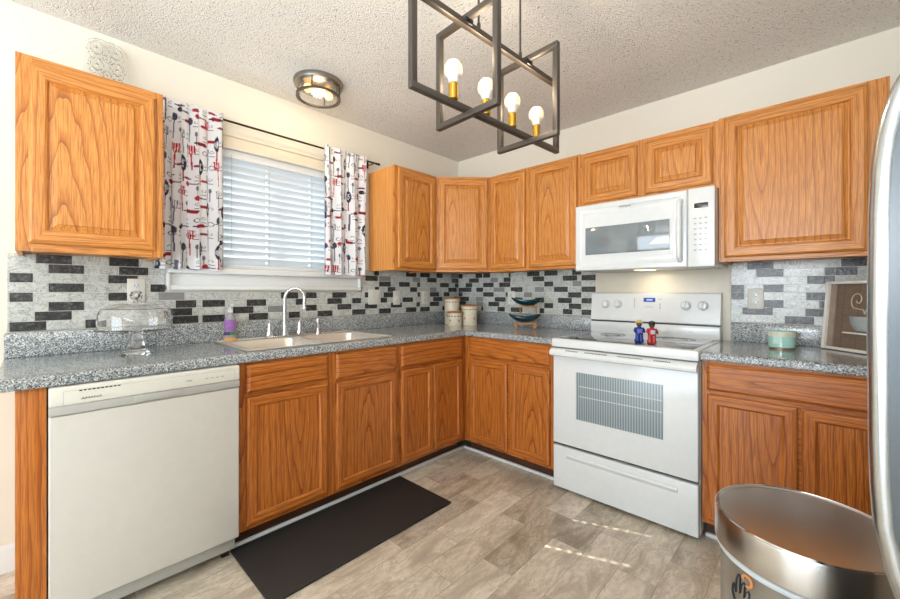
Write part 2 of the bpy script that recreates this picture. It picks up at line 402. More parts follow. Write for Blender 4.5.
def face_frame(parent, w, z0, z1, depth, openings, V, Hm, th=.019):
    """openings = [(x0,x1,z0,z1)]; everything else of the front is frame"""
    b = B(); xs = sorted({0, w, *[o[0] for o in openings], *[o[1] for o in openings]}); zs = sorted({z0, z1, *[o[2] for o in openings], *[o[3] for o in openings]})
    for a, c in zip(xs, xs[1:]):
        for e, g in zip(zs, zs[1:]):
            if any(o[0] <= a+1e-6 and c <= o[1]+1e-6 and o[2] <= e+1e-6 and g <= o[3]+1e-6 for o in openings): continue
            full = not any(o[0] <= a+1e-6 and c <= o[1]+1e-6 for o in openings)
            b.box(a, -depth, e, c, -depth+th, g, m=0 if full else 1)
    return b.build('face_frame', [V, Hm], parent, smooth=False)
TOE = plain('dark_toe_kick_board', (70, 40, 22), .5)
def base_cabinet(label, loc, rotz, w, drawers, doors, x_open=None, end=None, group='oak base cabinets'):
    t = thing('base_cabinet', label, 'cabinet', loc, rotz, group)
    top = .875
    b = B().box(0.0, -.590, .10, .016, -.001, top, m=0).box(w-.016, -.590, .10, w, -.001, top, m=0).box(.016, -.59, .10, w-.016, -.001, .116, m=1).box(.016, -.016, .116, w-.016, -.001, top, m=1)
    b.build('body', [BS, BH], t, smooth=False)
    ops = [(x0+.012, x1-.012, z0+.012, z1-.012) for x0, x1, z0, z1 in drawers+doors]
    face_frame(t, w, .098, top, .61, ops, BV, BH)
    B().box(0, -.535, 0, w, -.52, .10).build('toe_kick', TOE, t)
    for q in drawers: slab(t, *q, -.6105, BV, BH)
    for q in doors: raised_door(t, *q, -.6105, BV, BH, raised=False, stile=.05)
    return t
# local x = world y - y_left on the window wall
def win(y0, lst): return [(a-y0, b_-y0, c, d_) for a, b_, c, d_ in lst]
y0 = -2.190
base_cabinet('oak base cabinet under the sink, two doors under two false drawer fronts', (0, y0, 0), R(90), .934,
             win(y0, [(-2.151, -1.740, .732, .862), (-1.690, -1.268, .722, .862)]), win(y0, [(-2.151, -1.740, .118, .712), (-1.690, -1.268, .118, .702)]))
y0 = -1.255
base_cabinet('oak base cabinet between sink and inner corner, one drawer over two narrow doors', (0, y0, 0), R(90), .645,
             win(y0, [(-1.232, -.655, .722, .862)]), win(y0, [(-1.232, -.948, .118, .705), (-.945, -.655, .118, .705)]))
base_cabinet('oak base cabinet between the corner and the white stove', (.612, 0, 0), 0, .728,
             [(.052, .702, .735, .862)], [(.052, .386, .118, .712), (.408, .702, .118, .712)])
base_cabinet('oak base cabinet to the right of the stove, behind the trash can', (2.116, 0, 0), 0, .70,
             [(.020, .680, .735, .862)], [(.020, .340, .118, .715), (.352, .680, .118, .715)])
# end panel beside dishwasher
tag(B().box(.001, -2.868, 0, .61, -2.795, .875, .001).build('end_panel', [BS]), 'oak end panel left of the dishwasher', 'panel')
# shoe moulding at the toe kicks
b = B(); b.box(.5355, -2.188, 0, .553, -.5355, .020, .005); b.box(.553, -.553, 0, 1.338, -.5355, .020, .005)
struct(b.build('trim_1', TRIMW))
struct(B().box(2.118, -.553, 0, 2.814, -.5355, .020, .005).build('trim_2', TRIMW))

def wall_cabinet(label, loc, rotz, w, z0, z1, doors, depth=.32, rail=.03):
    t = thing('wall_cabinet', label, 'cabinet', (loc[0], loc[1], z0), rotz, 'oak wall cabinets')
    h = z1-z0
    B().box(0, -depth+.02, 0, .016, -.0065, h).box(w-.016, -depth+.02, 0, w, -.0065, h).box(.016, -depth+.02, .012, w-.016, -.0065, .024, m=1)\
       .box(.016, -depth+.02, h-.012, w-.016, -.0065, h, m=1).box(.016, -.012, .024, w-.016, -.0065, h-.012, m=1).build('body', [OS, OH], t, smooth=False)
    dd = [(a, b_, c-z0, d_-z0) for a, b_, c, d_ in doors]
    face_frame(t, w, 0, h, depth, [(a+.012, b_-.012, c+.012, d_-.012) for a, b_, c, d_ in dd], OV, OH)
    for q in dd: raised_door(t, *q, -depth-.0005, OV, OH)
    return t
ZB, ZT = 1.357, 2.113
wall_cabinet('single oak wall cabinet left of the window, above the cake stand', (0, -2.875, 0), R(90), .462, ZB, ZT, [(.034, .432, 1.388, 2.082)])
wall_cabinet('oak wall cabinet just right of the window, its plain side showing', (0, -1.045, 0), R(90), .424, ZB, ZT, [(.028, .404, 1.374, 2.096)])
wall_cabinet('oak wall cabinet with two tall doors, between corner and microwave', (.6215, 0, 0), 0, .752, ZB, ZT, [(.014, .332, 1.376, 2.096), (.372, .732, 1.376, 2.096)])
wall_cabinet('short oak wall cabinet above the microwave with two small doors', (1.3745, 0, 0), 0, .762, 1.752, 2.108, [(.022, .357, 1.778, 2.080), (.402, .738, 1.778, 2.080)])
wall_cabinet('large single door oak wall cabinet right of the microwave', (2.1375, 0, 0), 0, .600, ZB, ZT, [(.026, .536, 1.378, 2.098)], depth=.325)
# diagonal corner cabinet
K = .6205; DP = .32
t = thing('corner_wall_cabinet', 'diagonal oak wall cabinet in the corner above the canisters', 'cabinet', (0, 0, ZB), 0, 'oak wall cabinets')
hh = ZT-ZB
B().prism([(.0065, -.0065), (K, -.0065), (K, -DP+.02), (DP-.02, -K), (.0065, -K)], .010, hh-.0, 'z').build('body', [OV], t, smooth=False)
L = math.hypot(K-DP, K-DP); ct = bpy.data.objects.new('front', None); 
ux = Vector((1, 1, 0)).normalized(); 
f = B().box(0, -.0, 0, .022, .019, hh, m=0).box(L-.022, 0, 0, L, .019, hh, m=0).box(.022, 0, 0, L-.022, .019, .025, m=1).box(.022, 0, hh-.025, L-.022, .019, hh, m=1)
bpy.data.objects.remove(ct)
fo = f.build('face_frame', [OV, OH], t, loc=(DP+.0005, -K+.0, 0), rotz=R(45), smooth=False)
do = raised_door(fo, .016, L-.016, .020, hh-.018, -.0005, OV, OH)

# ------------------------------------------------------------------ worktops
def nosing(b, x0, y0, x1, y1): pass
b = B(); CT = .914; CB = .8755
b.box(.0005, -2.915, CB, .068, -.0005, CT)                        # strip behind the sink
b.box(.068, -2.915, CB, .572, -2.124, CT); b.box(.068, -1.276, CB, .572, -.0005, CT)
e = .03
b.prism([(.572, CB), (.572, CT), (.622, CT), (.630, CT-.003), (.635, CT-.010), (.635, CB+.006), (.630, CB)], -2.915, -.62, 'y')
b.box(.572, -.62, CB, 1.343, -.0005, CT)
b.prism([(-.62, CB), (-.62, CT), (-.622, CT), (-.630, CT-.003), (-.635, CT-.010), (-.635, CB+.006), (-.630, CB)], .618, 1.343, 'x')
wt = b.build('countertop', GRAN)
tag(wt, 'L-shaped speckled grey laminate countertop around the corner', 'countertop')
B().box(.006, -2.915, CT, .026, -.0075, 1.022, .005).box(.027, -.026, CT, 1.343, -.0065, 1.022, .005).build('upstand', GRAN, wt)
b = B(); b.box(2.113, -.62, CB, 2.835, -.0005, CT)
b.prism([(-.62, CB), (-.62, CT), (-.622, CT), (-.630, CT-.003), (-.635, CT-.010), (-.635, CB+.006), (-.630, CB)], 2.113, 2.835, 'x')
wt2 = b.build('countertop', GRAN); tag(wt2, 'short speckled grey laminate countertop right of the stove', 'countertop')
B().box(2.148, -.026, CT, 2.835, -.0065, 1.022, .005).build('upstand', GRAN, wt2)

# ------------------------------------------------------------------ sink and tap
t = thing('double_sink', 'double bowl stainless sink set in the countertop under the window', 'sink', (.32, -1.70, CT))
def bowl(b, x0, x1, y0, y1, dz, r=.05):
    def rr(x0, x1, y0, y1, r, z, n=5):
        out = []
        for cx, cy, a0 in ((x1-r, y1-r, 0), (x0+r, y1-r, 90), (x0+r, y0+r, 180), (x1-r, y0+r, 270)):
            for k in range(n): a = R(a0+90*k/(n-1)); out.append(b.v((cx+r*math.cos(a), cy+r*math.sin(a), z)))
        return out
    L = [rr(x0, x1, y0, y1, r, .004), rr(x0+.004, x1-.004, y0+.004, y1-.004, r, -.002), rr(x0+.012, x1-.012, y0+.012, y1-.012, r, -dz+.03), rr(x0+.04, x1-.04, y0+.04, y1-.04, r*.6, -dz)]
    for a, c in zip(L, L[1:]):
        for i in range(len(a)): b.f([a[i], a[(i+1) % len(a)], c[(i+1) % len(a)], c[i]])
    b.f(L[-1]); return L[0]
xa, xb, ya, yb = -.255, .255, -.43, .43
X = [-.165, .215]; Y1 = (-.395, -.02); Y2 = (.02, .395)
b = B(); 
for (p, q, r_, s_) in ((xa, ya, xb, Y1[0]), (xa, Y2[1], xb, yb), (xa, Y1[0], X[0], Y2[1]), (X[1], Y1[0], xb, Y2[1]), (X[0], Y1[1], X[1], Y2[0])):
    b.box(p, q, .001, r_, s_, .005)
# rim corners around rounded bowls
for ys in (Y1, Y2):
    for (cx, cy, a0) in ((X[1]-.05, ys[1]-.05, 0), (X[0]+.05, ys[1]-.05, 90), (X[0]+.05, ys[0]+.05, 180), (X[1]-.05, ys[0]+.05, 270)):
        cn = (cx+.05*(1 if a0 in (0, 270) else -1), cy+.05*(1 if a0 in (0, 90) else -1))
        pts = [cn]+[(cx+.05*math.cos(R(a0+90*k/6)), cy+.05*math.sin(R(a0+90*k/6))) for k in range(7)]
        b.prism(pts, .001, .005, 'z')
b.box(xa, ya, .001, xa+.006, yb, .009, .002); b.box(xb-.006, ya, .001, xb, yb, .009, .002); b.box(xa, ya, .001, xb, ya+.006, .009, .002); b.box(xa, yb-.006, .001, xb, yb, .009, .002)
b.build('rim', SINKM, t)
for ys in (Y1, Y2):
    b = B(); bowl(b, X[0], X[1], ys[0], ys[1], .17); o = b.build('bowl', SINKM, t)
    B().lathe([(0, 0), (.035, .001), (.042, .004), (.036, .006), (.0, .003)], ((X[0]+X[1])/2, (ys[0]+ys[1])/2, -.170), 20).build('drain', CHROME, o)
t = thing('kitchen_faucet', 'chrome gooseneck faucet with two lever handles behind the sink', 'faucet', (.112, -1.748, CT+.0055))
B().box(-.022, -.115, 0, .022, .115, .012, .006, seg=3).build('base_plate', CHROME, t)
pts = [(0, 0, .012), (0, 0, .05), (0, 0, .20)]
cR = .058
for k in range(0, 13): a = R(180-k*200/12); pts.append((0.45*(cR+cR*math.cos(a)), .9*(cR+cR*math.cos(a)), .235+cR*1.15*math.sin(a)))
pts.append((.050, .104, .175))
b = B().tube(pts, [.017, .013, .011]+[.0105]*13+[.013], 14).lathe([(.0, 0), (.022, 0), (.02, .02), (.014, .045), (.0125, .06)], (0, 0, .011), 20)
b.build('spout', CHROME, t)
for s_ in (-1, 1):
    o = B().lathe([(0, 0), (.023, 0), (.024, .008), (.018, .03), (.012, .055), (.013, .07), (.008, .082), (0, .084)], (0, s_*.095, .0115), 20)\
        .tube([(0, s_*.095, .088), (.004, s_*.100, .105), (.01, s_*.112, .112)], [.006, .005, .0065], 8).build('lever_handle', CHROME, t)
t = thing('side_sprayer', 'small chrome side sprayer to the right of the faucet', 'sprayer', (.112, -1.525, CT+.0055))
B().lathe([(0, 0), (.02, 0), (.02, .008), (.014, .02), (.011, .04), (.0, .04)], seg=18).build('holder', CHROME, t)
B().lathe([(0, .041), (.009, .041), (.012, .06), (.0135, .09), (.012, .10), (0, .105)], seg=18).tube([(0, 0, .098), (.012, .004, .112), (.02, .006, .113)], .008, 8).build('spray_head', CHROME, t)

# soap bottle
SOAP = NT('clear_soap_plastic').set(srgb((222, 220, 226)), .12, Transmission_Weight=.55, IOR=1.3)
t = thing('soap_bottle', 'clear pump soap bottle with purple label beside the sink', 'soap bottle', (.060, -2.045, CT+.0005))
B().lathe([(0, 0), (.030, 0), (.034, .006), (.033, .03), (.030, .07), (.033, .105), (.028, .135), (.014, .155), (.013, .165), (0, .165)], seg=28, sx=.75).build('body', SOAP, t)
b = B(); arc = []
for z, rr in ((.036, .0322), (.055, .0315), (.075, .0312), (.095, .0325), (.112, .0332), (.126, .0315)):
    arc.append([b.v((rr*.77*math.cos(R(a)), rr*1.02*math.sin(R(a)), z)) for a in range(-85, 50, 12)])
for i, (p, q) in enumerate(zip(arc, arc[1:])):
    for k in range(len(p)-1): b.f([p[k], p[k+1], q[k+1], q[k]], (2 if k > 5 else 1) if i == 0 else 0)
b.build('label_band', [plain('purple_label', (158, 112, 184), .4, var=.35, scale=60), plain('dark_blue_label', (58, 52, 96), .4), plain('green_label', (70, 140, 90), .4)], t)
B().lathe([(.020, .004), (.0350, .005), (.0345, .02), (.02, .021)], seg=28, sx=.75).build('soap_tint', plain('amber_soap', (214, 160, 84), .2), t)
B().lathe([(0, .165), (.015, .165), (.015, .183), (.006, .186), (.005, .205), (0, .205)], seg=18).box(-.008, -.010, .200, .034, .010, .212, .004).build('pump', WHITE, t)

# cake stand with dome
t = thing('cake_stand', 'clear glass pedestal cake plate left of the sink', 'cake stand', (.275, -2.505, CT+.0005))
B().lathe([(0, .008), (.052, 0), (.055, .003), (.046, .010), (.034, .03), (.026, .06), (.024, .09), (.030, .103), (.13, .108), (.148, .114), (.147, .119), (.138, .115), (.0, .113)], seg=56).build('pedestal_plate', GLASS, t)
t2 = thing('cake_dome', 'clear glass dome with round knob covering the cake stand', 'glass dome', (.275, -2.505, CT+.1205))
pr = [(.136, 0), (.138, .03), (.136, .062), (.124, .090), (.098, .106), (.05, .111), (.0, .112)]
B().lathe(pr+[(0, .109)]+[(r-.004 if r > .01 else 0, z-.003 if z > .01 else z) for r, z in pr[:-1][::-1]], seg=56, close=True).build('dome', GLASS, t2)
B().lathe([(0, .112), (.012, .112), (.010, .122), (.022, .138), (.025, .150), (.018, .166), (0, .170)], seg=12).build('knob', GLASS, t2)

# ------------------------------------------------------------------ canisters
CREAM = plain('cream_ceramic', (224, 214, 192), .3, var=.06, scale=40); LIDW = plain('brown_wood_lid', (170, 108, 58), .45, var=.2); MOT = plain('brown_glaze_motif', (92, 72, 60), .4)
REDM = plain('muted_red_glaze', (176, 96, 84), .4)
def canister(label, x, y, r, h):
    t = thing('canister', label, 'canister', (x, y, CT+.0005), 0, 'ceramic canisters in the corner')
    B().lathe([(0, 0), (r*.93, 0), (r*.96, .006), (r*.96, h*.7), (r*.98, h-.022), (r, h-.018), (r, h-.012), (0, h-.012)], seg=32).build('jar', CREAM, t)
    B().lathe([(0, h-.0115), (r*1.03, h-.0115), (r*1.05, h-.004), (r*1.0, h+.002), (0, h+.004)], seg=32).build('lid', LIDW, t)
    b = B()
    for k in range(16):
        a = 2*math.pi*k/16
        if True:
            M = Matrix.Rotation(a, 4, 'Z'); b.box(r*.965, -.007, h-.040, r*.985, .007, h-.033, rot=M)
    b.build('motif_band', MOT, t)
    for k in range(5):
        M = Matrix.Rotation(2*math.pi*k/5+.4-math.pi*.6, 4, 'Z'); B().box(r*.950, -.006, h*.30, r*.964, .006, h*.30+.018, .003, rot=M).build('painted_spot', REDM, t)
    for s_ in (-1, 1):
        a = YAW+(0 if s_ == 1 else math.pi)
        c, q = math.cos(a), math.sin(a)
        B().tube([(c*r*.99, q*r*.99, h-.03), (c*r*1.13, q*r*1.13, h-.022), (c*r*1.13, q*r*1.13, h-.008), (c*r*1.04, q*r*1.04, h-.004)], .0025, 6).build('wire_clasp', BRASS, t)
canister('tall cream ceramic canister at the back left of the trio', .178, -.283, .069, .232)
canister('medium cream ceramic canister on the right of the trio', .350, -.250, .069, .172)
canister('short cream ceramic canister in front of the trio', .296, -.378, .064, .118)

# ------------------------------------------------------------------ tiered leaf bowls on wooden stand
STW = plain('honey_wood_stand', (206, 146, 82), .4, var=.15); LEAF = plain('dark_teal_glaze', (18, 58, 66), .18, var=.5, scale=14)
bx, by = .905, -.235; AZ = YAW-R(8)
def leaf_bowl(label, z, L2, cx, cy):
    b = B(); nU, nV = 20, 10
    def P(u, v, off):
        wdt = .062*math.sqrt(max(0, 1-u*u))**.9+.002
        lo = .008+.050*abs(u)**2.6; hi = .042+.022*u*u
        z_ = lo+(max(hi, lo)-lo)*(v*v) - off
        return (u*L2, v*wdt, z_)
    top = [[b.v(P(-1+2*i/nU, -1+2*j/nV, 0)) for j in range(nV+1)] for i in range(nU+1)]
    bot = [[b.v(P(-1+2*i/nU, -1+2*j/nV, .012*(1-abs(-1+2*i/nU)*.6))) for j in range(nV+1)] for i in range(nU+1)]
    for g in (top, bot):
        for i in range(nU):
            for j in range(nV): b.f([g[i][j], g[i+1][j], g[i+1][j+1], g[i][j+1]])
    for i in range(nU):
        for j in (0, nV): b.f([top[i][j], top[i+1][j], bot[i+1][j], bot[i][j]])
    for j in range(nV):
        for i in (0, nU): b.f([top[i][j], top[i][j+1], bot[i][j+1], bot[i][j]])
    o = b.build('leaf_bowl', LEAF, None, (cx, cy, z), rotz=AZ)
    return tag(o, label, 'bowl', 'leaf bowls on the tiered stand')
leaf_bowl('dark teal leaf-shaped bowl on the lower tier of the stand', CT+.054, .120, bx-.012*math.cos(AZ), by-.012*math.sin(AZ))
leaf_bowl('dark teal leaf-shaped bowl on the upper tier of the stand', CT+.181, .120, bx+.006, by+.004)
t = thing('bowl_stand', 'honey wood two-tier stand holding teal leaf bowls', 'stand', (bx, by, CT+.0045), AZ)
for s_ in (-1, 1):
    b = B(); x = s_*.075-.01
    for q in (-1, 1): b.tube([(x-.012*s_, q*.045, .006), (x+.004, q*.038, .022), (x, q*.018, .040)], [.008, .007, .006], 8)
    b.tube([(x, -.036, .030), (x, 0, .037), (x, .036, .030)], .006, 8)
    b.build('foot', STW, t)
B().tube([(-.085, .0, .036), (.065, 0, .036)], .006, 8).build('rail', STW, t)
for s_ in (-1, 1):
    x = .02+s_*.06
    B().tube([(x-.01, .030, .034), (x+.006, .078, .07), (x, .076, .13), (x-.006, .035, .163), (x, -.03, .168)], [.006]*5, 8).build('arm', STW, t)
B().tube([(-.05, 0, .169), (.09, 0, .169)], .0055, 8).build('rail', STW, t)

# ------------------------------------------------------------------ dishwasher
t = thing('dishwasher', 'cream white dishwasher under the left end of the countertop', 'dishwasher', (0, -2.791, 0), R(90)); W = .598
B().box(.004, -.60, .06, W-.004, -.03, .868).build('tub', GREYP, t)
B().box(0, -.652, .105, W, -.601, .775, .006, seg=3).build('door', DWW, t)
cp = B().box(0, -.658, .808, W, -.601, .872, .006, seg=3, m=0).box(.0, -.658, .777, W, -.601, .808, .004, m=1)\
    .frame(.035, .802, W-.02, .858, [(0, -.6583), (.0012, -.6583)], 1, 1).build('control_panel', [WHITE2, GREYP], t)
B().box(.225, -.664, .784, .375, -.6582, .8085, .005, seg=3).build('pull_lip', GREYP, cp)
b = B()
for k in range(10): b.box(.075+k*.0115, -.6588, .853, .083+k*.0115, -.6576, .857)
b.build('vent_slots', BLACK, cp)
text('lettering', 'AMANA', .0105, BLACK, cp, (.108, -.6585, .823), (R(90), 0, 0), 1.5)
for k in range(4): B().box(.462+k*.020, -.6588, .832, .474+k*.020, -.658, .836).build('button_mark', GREYP, cp)
B().box(.395, -.6588, .832, .415, -.658, .838).build('button_mark', GREYP, cp)
B().box(.006, -.612, .040, W-.006, -.600, .098, .002).build('kick_plate', GREYP, t)
for fx, fy in ((.02, -.58), (W-.05, -.58), (.02, -.08), (W-.05, -.08)): B().box(fx, fy, 0, fx+.03, fy+.03, .06).build('levelling_foot', BLACK, t)

# ------------------------------------------------------------------ stove
SX = 1.3465; SW = .762
t = thing('kitchen_range', 'white freestanding electric stove with black glass cooktop', 'stove', (SX, 0, 0))
B().box(.001, -.600, .02, SW-.001, -.012, .862, .003).box(.05, -.56, 0, .09, -.52, .02).box(SW-.09, -.56, 0, SW-.05, -.52, .02).box(.05, -.08, 0, .09, -.04, .02).box(SW-.09, -.08, 0, SW-.05, -.04, .02).build('body', WHITE, t)
ck = B().box(-.001, -.655, .868, SW+.001, -.012, .918, .007, seg=3).build('cooktop_frame', WHITE, t)
B().box(.03, -.615, .9175, SW-.03, -.115, .9205, .001).build('glass_hob', BGLASS, ck)
RINGM = plain('grey_burner_print', (130, 132, 136), .3)
for cx, cy, r in ((.20, -.46, .095), (.20, -.22, .075), (.56, -.46, .075), (.56, -.22, .105)):
    for q in (r, r*.62): B().lathe([(q-.0015, 0), (q+.0015, 0), (q+.0015, .0003), (q-.0015, .0003)], (cx, cy, .9206), 40, close=True).build('burner_ring', RINGM, ck)
dr = B().box(.003, -.642, .288, SW-.003, -.602, .862, .006, seg=3).build('oven_door', WHITE, t)
# window with perforated screen look
def ovenwin():
    t = NT('oven_window_screen'); co = t.obj(); sp = t.n('ShaderNodeSeparateXYZ'); t.l(co, sp.inputs[0])
    wv = t.math('SINE', t.math('MULTIPLY', sp.outputs[0], 2*math.pi/.0135)); wz = t.math('SINE', t.math('MULTIPLY', sp.outputs[2], 2*math.pi/.006))
    a = t.math('ADD', wv, t.math('MULTIPLY', wz, .35))
    c = t.ramp(t.math('ADD', t.math('MULTIPLY', a, .35), .5), [(.3, srgb((112, 130, 142))), (.7, srgb((170, 180, 182)))])
    return t.set(c, .3, Coat_Weight=.15)
B().box(.149, -.6438, .455, .608, -.6415, .730, .0008).build('oven_window', ovenwin(), dr)
B().box(.17, -.6446, .648, .604, -.6437, .653).box(.17, -.6446, .590, .604, -.6437, .594).build('rack_line', plain('pale_rack_wire', (206, 208, 206), .3), dr)
hb = B().prism([(-.642, .862), (-.668, .860), (-.684, .848), (-.688, .836), (-.684, .822), (-.672, .816), (-.664, .824), (-.662, .838), (-.642, .842)], .002, SW-.002, 'x').build('door_handle', WHITE, dr)
for g0, n, dx in ((.10, 9, .0085), (.215, 15, .0085), (.395, 15, .0085), (.575, 9, .0085)):
    b = B()
    for k in range(n): b.box(g0+k*dx, -.6768, .8505, g0+k*dx+.0055, -.6748, .8575, rot=Matrix.Rotation(R(-53), 4, 'X'), piv=(0, -.6765, .8540))
    b.build('vent_slots', BLACK, hb)
dw = B().box(.003, -.640, .022, SW-.003, -.602, .272, .006, seg=3).build('storage_drawer', WHITE, t)
B().prism([(-.6395, .240), (-.648, .234), (-.650, .226), (-.6395, .205)], .09, SW-.09, 'x').build('drawer_pull', WHITE, dw)
B().box(.006, -.61, .2725, SW-.006, -.604, .2875).build('gap', BLACK, t)
bp = B().box(0, -.095, .918, SW, -.012, .994, .004).prism([(-.088, 1.004), (-.092, 1.008), (-.070, 1.186), (-.062, 1.193), (-.012, 1.193), (-.012, 1.004)], 0, SW, 'x').build('backguard', WHITE, t)
B().box(.004, -.086, .994, SW-.004, -.02, 1.004).build('gap', BLACK, bp)
sl = math.atan2(.022, .178)
def on_panel(x, z): return (x, -.092+(z-1.008)*.1236-.0012, z)
for x in (.100, .182, .586, .676):
    p = on_panel(x, 1.115)
    k = B().lathe([(0, 0), (.025, 0), (.025, .006), (.020, .011), (.019, .022), (0, .024)], seg=24).box(-.019, -.005, .018, .019, .005, .034, .003)
    bmesh.ops.rotate(k.bm, cent=(0, 0, 0), matrix=Matrix.Rotation(R(90), 3, 'Z'), verts=k.bm.verts)
    bmesh.ops.rotate(k.bm, cent=(0, 0, 0), matrix=Matrix.Rotation(R(90)-sl, 3, 'X'), verts=k.bm.verts)
    k.build('knob', WHITE, bp, p)
    m = B().lathe([(.0262, 0), (.0290, 0), (.0290, .0006), (.0262, .0006)], seg=24, close=True)
    bmesh.ops.rotate(m.bm, cent=(0, 0, 0), matrix=Matrix.Rotation(R(90)-sl, 3, 'X'), verts=m.bm.verts); m.build('dial_ring', GREYP, bp, p)
def pbox(x0, x1, z0, z1, name, mat, th=.001):
    b = B(); q = B()
    A = [on_panel(x0, z0), on_panel(x1, z0), on_panel(x1, z1), on_panel(x0, z1)]
    fr = [b.v((x, y-th, z)) for x, y, z in A]; bk = [b.v((x, y+.001, z)) for x, y, z in A]
    b.f(fr); b.f(bk[::-1])
    for i in range(4): b.f([fr[i], fr[(i+1) % 4], bk[(i+1) % 4], bk[i]])
    return b.build(name, mat, bp, smooth=False)
pbox(.345, .415, 1.134, 1.160, 'clock_display', emit('blue_display', (40, 60, 150), .35))
pbox(.363, .399, 1.143, 1.151, 'clock_digits', emit('pale_digits', (150, 190, 240), .6), .0014)
pbox(.288, .292, 1.095, 1.160, 'panel_mark', GREYP); pbox(.440, .446, 1.110, 1.125, 'panel_mark', GREYP); pbox(.440, .446, 1.090, 1.103, 'panel_mark', GREYP)
pbox(.355, .402, 1.100, 1.104, 'panel_mark', GREYP); pbox(.430, .452, 1.150, 1.154, 'panel_mark', GREYP)
text('lettering', 'Whirlpool', .012, plain('grey_print', (130, 130, 130), .4), bp, (.378, -.0835, 1.060), (R(90)-sl, 0, 0))
text('lettering', 'ACCUBAKE', .008, plain('grey_print', (150, 150, 150), .4), bp, (.60, -.0957, .955), (R(90), 0, 0), 1.3)
# pale splash panel behind the stove
tag(B().box(1.3455, -.009, .90, 2.1475, -.0005, 1.352, .001).build('splash_panel', plain('almond_panel', (226, 220, 204), .35)), 'plain almond splash panel behind the stove', 'panel')

# ------------------------------------------------------------------ microwave
MX, MW, MZ0, MZ1 = 1.3755, .757, 1.332, 1.7505
t = thing('microwave', 'white over-the-range microwave under the short oak cabinet', 'microwave', (MX, 0, MZ0)); mh = MZ1-MZ0
B().box(0, -.362, .004, MW, -.010, mh, .003).build('body', WHITE, t)
B().box(.03, -.34, 0, MW-.03, -.05, .0045).build('base_grille', NICKEL, t)
dd = B().frame(0, .0, .633, mh-.001, [(0, 0), (0, -.030), (.006, -.038), (.02, -.040), (.030, -.040), (.034, -.037), (.060, -.036), (.064, -.038), (.066, -.038)], 0, 0, fill=0).build('door', WHITE, t, (0, -.3625, .0005))
B().box(.070, -.041, .100, .548, -.0375, .270, .001).build('door_window', plain('smoky_glass', (126, 136, 142), .04, Coat_Weight=1), dd)
B().frame(.058, .088, .560, .282, [(0, -.0378), (0, -.0400), (.010, -.0405), (.012, -.0385)], 0, 0).build('window_frame', WHITE, dd)
B().tube([(.600, -.040, .035), (.600, -.066, .055), (.600, -.072, .12), (.600, -.072, .28), (.600, -.066, .345), (.600, -.040, .365)], .013, 12).build('handle', WHITE, dd)
text('lettering', 'Whirlpool', .016, plain('grey_print', (110, 110, 110), .4), dd, (.31, -.0412, .372), (R(90), 0, 0))
cpn = B().box(.636, -.402, .0005, MW, -.3625, mh-.001, .005, seg=3).build('control_panel', WHITE, t)
B().box(.665, -.4035, .310, .728, -.4018, .336, .0005).build('display', plain('dark_display', (40, 44, 46), .2), cpn)
for r_ in range(7):
    for c_ in range(3): B().box(.664+c_*.024, -.4032, .085+r_*.028, .676+c_*.024, -.4018, .092+r_*.028).build('key', GREYP, cpn)
ul = B().box(.33, -.30, -.002, .43, -.22, .0006).build('hood_lamp', emit('warm_hood_lamp', (255, 226, 180), 3), t)
area('hood_light', (MX+.38, -.13, MZ0-.006), (MX+.38, -.03, 0), .12, .05, .3, (1, .80, .55))

# ------------------------------------------------------------------ blinds, rod, curtains
def slatm():
    t = NT('white_blind_slat'); n = t.t.nodes; tr = t.n('ShaderNodeBsdfTranslucent'); tr.inputs[0].default_value = (.86, .92, 1, 1)
    mx = t.n('ShaderNodeMixShader'); mx.inputs[0].default_value = .10; t.set(srgb((214, 224, 232)), .35)
    t.l(t.b.outputs[0], mx.inputs[1]); t.l(tr.outputs[0], mx.inputs[2]); t.l(mx.outputs[0], t.out.inputs[0]); return t.m
SLAT = slatm()
t = thing('window_blind', 'closed white horizontal blind hanging in the window', 'blind', (-.035, WY0+.006, WZ1-.001))
Lb = WY1-WY0-.012
B().box(-.02, 0, -.045, .026, Lb, 0, .002).build('headrail', TRIMW, t)
b = B(); pitch = .0425; zz = -.066; tilt = R(66); holes = [.515, .805, .13, 1.05]
while WZ1+zz > WZ0+.03:
    ca, sa = math.cos(tilt), math.sin(tilt); hw = .0255; th = .0028
    cut = sorted([(h-.0035, h+.0035) for h in holes]); segs = []; x = 0
    def seg(y0_, y1_, u0, u1):
        crown = lambda u: -.0035*(1-(u/hw)**2)
        us = [u0+(u1-u0)*q/6 for q in range(7)]
        pr = [(u, crown(u)-th/2) for u in us]+[(u, crown(u)+th/2) for u in us[::-1]]
        b.prism([(u*ca-k*sa, zz+u*sa+k*ca) for u, k in pr], y0_, y1_, 'y')
    for a, c in cut: seg(x, a, -hw, hw); seg(a, c, -hw, -.007); seg(a, c, .007, hw); x = c
    seg(x, Lb, -hw, hw); zz -= pitch
b.build('slats', SLAT, t, ang=25)
B().box(-.024, .002, WZ0-WZ1+.004, .024, Lb-.002, WZ0-WZ1+.024, .003).build('bottom_rail', TRIMW, t)
for h in holes: B().tube([(.0185, h+.012, -.045), (.0185, h+.012, WZ0-WZ1+.022)], .0011, 5).build('ladder_cord', GREYP, t)
for h in (.30, .965): B().tube([(.036, h, -.03), (.036, h, -.62)], .0011, 5).build('pull_cord', GREYP, t)

